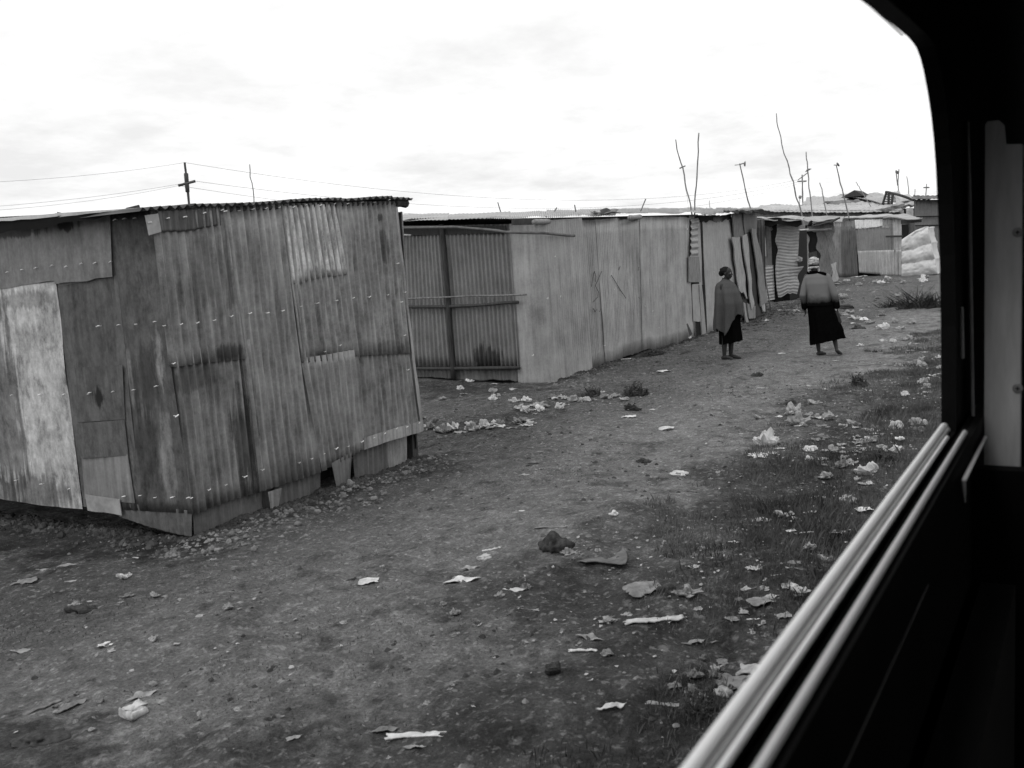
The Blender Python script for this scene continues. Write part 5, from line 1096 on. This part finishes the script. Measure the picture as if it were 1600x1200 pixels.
# weed clumps one can tell apart
M['leaf'] = plain('dark_weed', .06, .6, 12, .9, bump=0, spec=.05)
def clump(px, py, w_, h_, label, n=60, cat='weed', nm_='weed_clump', mat='leaf', twig=False):
    g = G(px, py); d = np.linalg.norm(g - EYE); Wd = w_ / F * d; Ht = h_ / F * d; V = []; Fc = []
    for i in range(n):
        a = rnd.random() * 6.28; r_ = Wd * (.5 + .25 * n1(a * 1.1, int(px))) * rnd.random() ** .7; x = g[0] + r_ * math.cos(a) * .8; y = g[1] + r_ * math.sin(a); z = gzf(x, y)
        hh = Ht * (1 - (r_ / (Wd * .55)) ** 2 * .6) * (.2 + 1.3 * rnd.random() ** 2); q_ = 2.2 if twig and n > 50 else .5; dx = rnd.uniform(-q_, q_) * hh; dy = rnd.uniform(-q_, q_) * hh; wd = (.00016 if q_ > 1 else .0016 * .35) * d * rnd.uniform(.6, 1.5); k = len(V)
        V += [(x, y - wd, z - .01), (x, y + wd, z - .01), (x + dx * .5 + .003, y + dy * .5 + wd * 1.6, z + hh * .55), (x + dx * .5, y + dy * .5 - wd * 1.6, z + hh * .55), (x + dx, y + dy, z + hh)]
        Fc += [(k, k + 1, k + 2, k + 3), (k + 3, k + 2, k + 4)]
        if not twig:
            for q in range(2):
                m_ = len(V); lx, ly, lz = x + dx * rnd.random(), y + dy * rnd.random(), z + hh * rnd.uniform(.3, 1); s_ = .012 * d * .12; V += [(lx, ly, lz), (lx + s_, ly + s_ * rnd.uniform(-1, 1), lz + s_), (lx, ly + s_ * 2 * rnd.choice((-1, 1)), lz + s_ * .4)]; Fc.append((m_, m_ + 1, m_ + 2))
    o = mesh_obj(nm_, V, Fc, M[mat]); tag(o, label, cat)
clump(925, 618, 30, 14, 'dark weed clump left of a pair before the row shack wall'); clump(992, 618, 44, 18, 'dark weed clump right of a pair before the row shack wall', 120)
clump(1342, 602, 22, 14, 'dark weed clump on the path edge right of the walking woman'); clump(988, 642, 24, 8, 'low dark weed below the pair of clumps')
clump(1235, 630, 12, 5, 'tiny dark tuft on the path below the walking woman'); clump(1440, 482, 80, 26, 'dark heap of cut brushwood by the window post on the far path', 620, 'brushwood', 'brush_heap', 'leaf', True)
clump(1392, 478, 40, 10, 'low straggling end of brushwood left of the dark brush heap', 200, 'brushwood', 'brush_heap', 'leaf', True)
clump(1183, 588, 16, 4, 'flat dark tuft in front of the shawled woman', 50)
clump(1282, 800, 16, 26, 'thin dark stems standing in the near weeds beside the oval scrap', 10, twig=True); clump(1020, 555, 40, 6, 'low dark litter-strewn weeds at the foot of the row shack', 90)
clump(1380, 720, 40, 22, 'dark weed clump behind the bright bag close to the sill', 90); clump(1100, 1110, 90, 30, 'dark weed clump in the hollow at the bottom near the sill', 150); clump(1290, 900, 50, 26, 'dark weed clump against the sill, mid way down', 90)

# ------------------------------------------------------------------ the railway carriage we look out of
tr = thing('railway_carriage', 'dark railway carriage interior with open window, bright metal sill rails and screwed post', 'train carriage', (0, -1.2, .6))
YW = .25
prof = [(x, z) for x, z in ((1345, 0), (1385, 30), (1418, 57), (1426, 66), (1432, 75), (1438, 91), (1443, 110), (1449, 141), (1455, 180), (1459, 218), (1462, 260), (1465, 320), (1468, 400), (1470, 510), (1472, 660))]
pin = [PY(x, y, YW + .03) for x, y in prof]; pin = [(p[0], p[2]) for p in pin]
zsill = 1.572; pin[-1] = (pin[-2][0] + .004, zsill)
pin = [(-1.6, zsill), (-1.6, 2.27)] + pin           # opening outline, clockwise from lower rear
def wall_with_hole(y0, y1):
    x0, x1, z0, z1 = -4., 6., .6, 3.3; k = len(pin); V = []; Fc = []
    cx_, cz_ = .3, 1.9; outer = []
    for (x, z) in pin:
        dx, dz = x - cx_, z - cz_; ts = []
        if dx > 0: ts.append((x1 - cx_) / dx)
        if dx < 0: ts.append((x0 - cx_) / dx)
        if dz > 0: ts.append((z1 - cz_) / dz)
        if dz < 0: ts.append((z0 - cz_) / dz)
        t = min(ts); outer.append((cx_ + dx * t, cz_ + dz * t))
    for y in (y0, y1):
        V += [(x, y, z) for x, z in pin] + [(x, y, z) for x, z in outer]
    n = 2 * k
    for i in range(k):
        j = (i + 1) % k; a, b = outer[i], outer[j]
        Fc.append((i, j, k + j, k + i)); Fc.append((n + i, n + k + i, n + k + j, n + j)); Fc.append((i, n + i, n + j, j))
        # fill the corners left between neighbouring rays
        if abs(a[0] - b[0]) > 1e-6 and abs(a[1] - b[1]) > 1e-6:
            cxr = (x1 if max(a[0], b[0]) >= x1 - 1e-6 else x0, z1 if max(a[1], b[1]) >= z1 - 1e-6 else z0)
            for y, off in ((y0, 0), (y1, n)): V.append((cxr[0], y, cxr[1])); Fc.append((off + k + i, off + k + j, len(V) - 1))
    mb = MB(); mb.add(V, Fc); return mb
wall_with_hole(YW, YW + .03).build('side_wall', M['carriage'], tr)
mb = MB(); mb.box((1, -1.15, .62), (9.9, 2.78, .06)); mb.build('floor', M['carriage'], tr)
mb = MB(); mb.box((1, -1.15, 3.27), (9.9, 2.78, .06)); mb.build('ceiling', M['carriage'], tr)
mb = MB(); mb.box((1, -2.57, 1.1), (9.9, .06, .94)); mb.box((1, -2.57, 2.79), (9.9, .06, .90))
for a_, b_ in ((-3.95, -3.6), (-1.5, -.9), (1.2, 1.8), (3.9, 5.95)): mb.box(((a_ + b_) / 2, -2.57, 1.955), (b_ - a_, .06, .77))  # piers between openings added in the unseen far wall to light the post
mb.build('far_wall', M['carriage'], tr)
for x in (-3.97, 5.97): mb = MB(); mb.box((x, -1.15, 1.95), (.06, 2.70, 2.58)); mb.build('end_wall', M['carriage'], tr)
# sill: lowered window rail, gasket and inner rails
def rail(name, y, r_, rad, x0, x1, mat): z = 2 - y * r_; mb = MB(); mb.tube([(x0, y, z), (x1, y, z)], rad, 20); return mb.build(name, M[mat], tr, smooth=True)
rail('sill_rail', .262, 1.528, .0080, -1.58, 2.24, 'alu')
rail('gasket', .249, 1.602, .0036, -1.58, 2.20, 'alu_dark')
rail('sill_rail', .240, 1.652, .0036, -1.58, 2.10, 'alu')
rail('sill_rail', .222, 1.852, .0054, -1.58, 2.24, 'alu')
mb = MB(); mb.box((.35, .262, 1.578), (3.85, .016, .02)); mb.build('sill_block', M['carriage'], tr)
mb = MB(); mb.box((.4, .233, 1.28), (4.6, .012, .60)); mb.build('inner_panel', M['carriage'], tr)
mb = MB(); mb.box((.4, .218, 1.565), (4.6, .016, .030)); mb.build('inner_panel', M['carriage'], tr)
rail('short_trim', .200, 2.285, .0042, 1.995, 2.44, 'alu')
mb = MB(); mb.tube([(1.995, .200, 1.543), (1.998, .199, 1.52), (2.0, .198, 1.50)], [.004, .003, .001], 8); mb.build('trim_bracket', M['alu_dark'], tr)
mb = MB(); mb.tube([(-1.5, .205, 2 - .205 * 2.535), (1.56, .205, 2 - .205 * 2.535)], .0009, 6); mb.build('panel_bead', M['alu_dark'], tr)
mb = MB(); mb.box((.3, .17, 1.0), (4.2, .07, .44)); mb.build('heater_casing', plain('casing', .016, .3, 6, .7, bump=0), tr)
# post with screws beyond the window
def post():
    V = [(2.5, .134, .7), (2.5, .134, 2.184), (2.5, .168, 2.187), (2.5, .172, 2.232), (2.5, .180, 2.240), (2.5, .203, 2.240), (2.5, .2075, 2.232), (2.5, .2075, .7)]
    n = len(V); V2 = V + [(2.55, y, z) for _, y, z in V]; mb = MB(); mb.add(V2, [tuple(range(n)), tuple(range(n, 2 * n))[::-1]] + [(i, (i + 1) % n, n + (i + 1) % n, n + i) for i in range(n)])
    return mb.build('window_post', M['post'], tr)
po = post()
mb = MB(); mb.box((2.46, .16, 1.0), (.05, .13, .94)); mb.build('lower_lining', M['carriage'], tr)
for (x, y) in ((1590, 363), (1590, 607)):
    c = PX(x, y, 2.497); mb = MB(); mb.tube([c + (.004, 0, 0), c, c - (.002, 0, 0)], [.011, .011, .007], 16); mb.build('screw', M['alu_dark'], po)
    mb = MB(); mb.box(c - (.0028, 0, 0), (.001, .009, .0025)); mb.box(c - (.0028, 0, 0), (.0011, .0025, .009)); mb.build('screw_slot', M['black'], po)
mb = MB(); mb.tube([PX(1513, 190, 2.5), PX(1515, 300, 2.5), PX(1517, 450, 2.5), PX(1521, 690, 2.5)], [.002, .0042, .0042, .004], 8); mb.build('window_seal', M['alu_dark'], tr)
mb = MB(); mb.tube([PX(1503, 480, 2.4), PX(1504, 560, 2.4)], [.003, .0045], 8); mb.build('catch', M['alu_dark'], tr)
mb = MB(); mb.tube([(1.2, .235, 2.275), (1.62, .245, 2.292)], .0012, 6); mb.build('upper_bead', M['alu_dark'], tr)
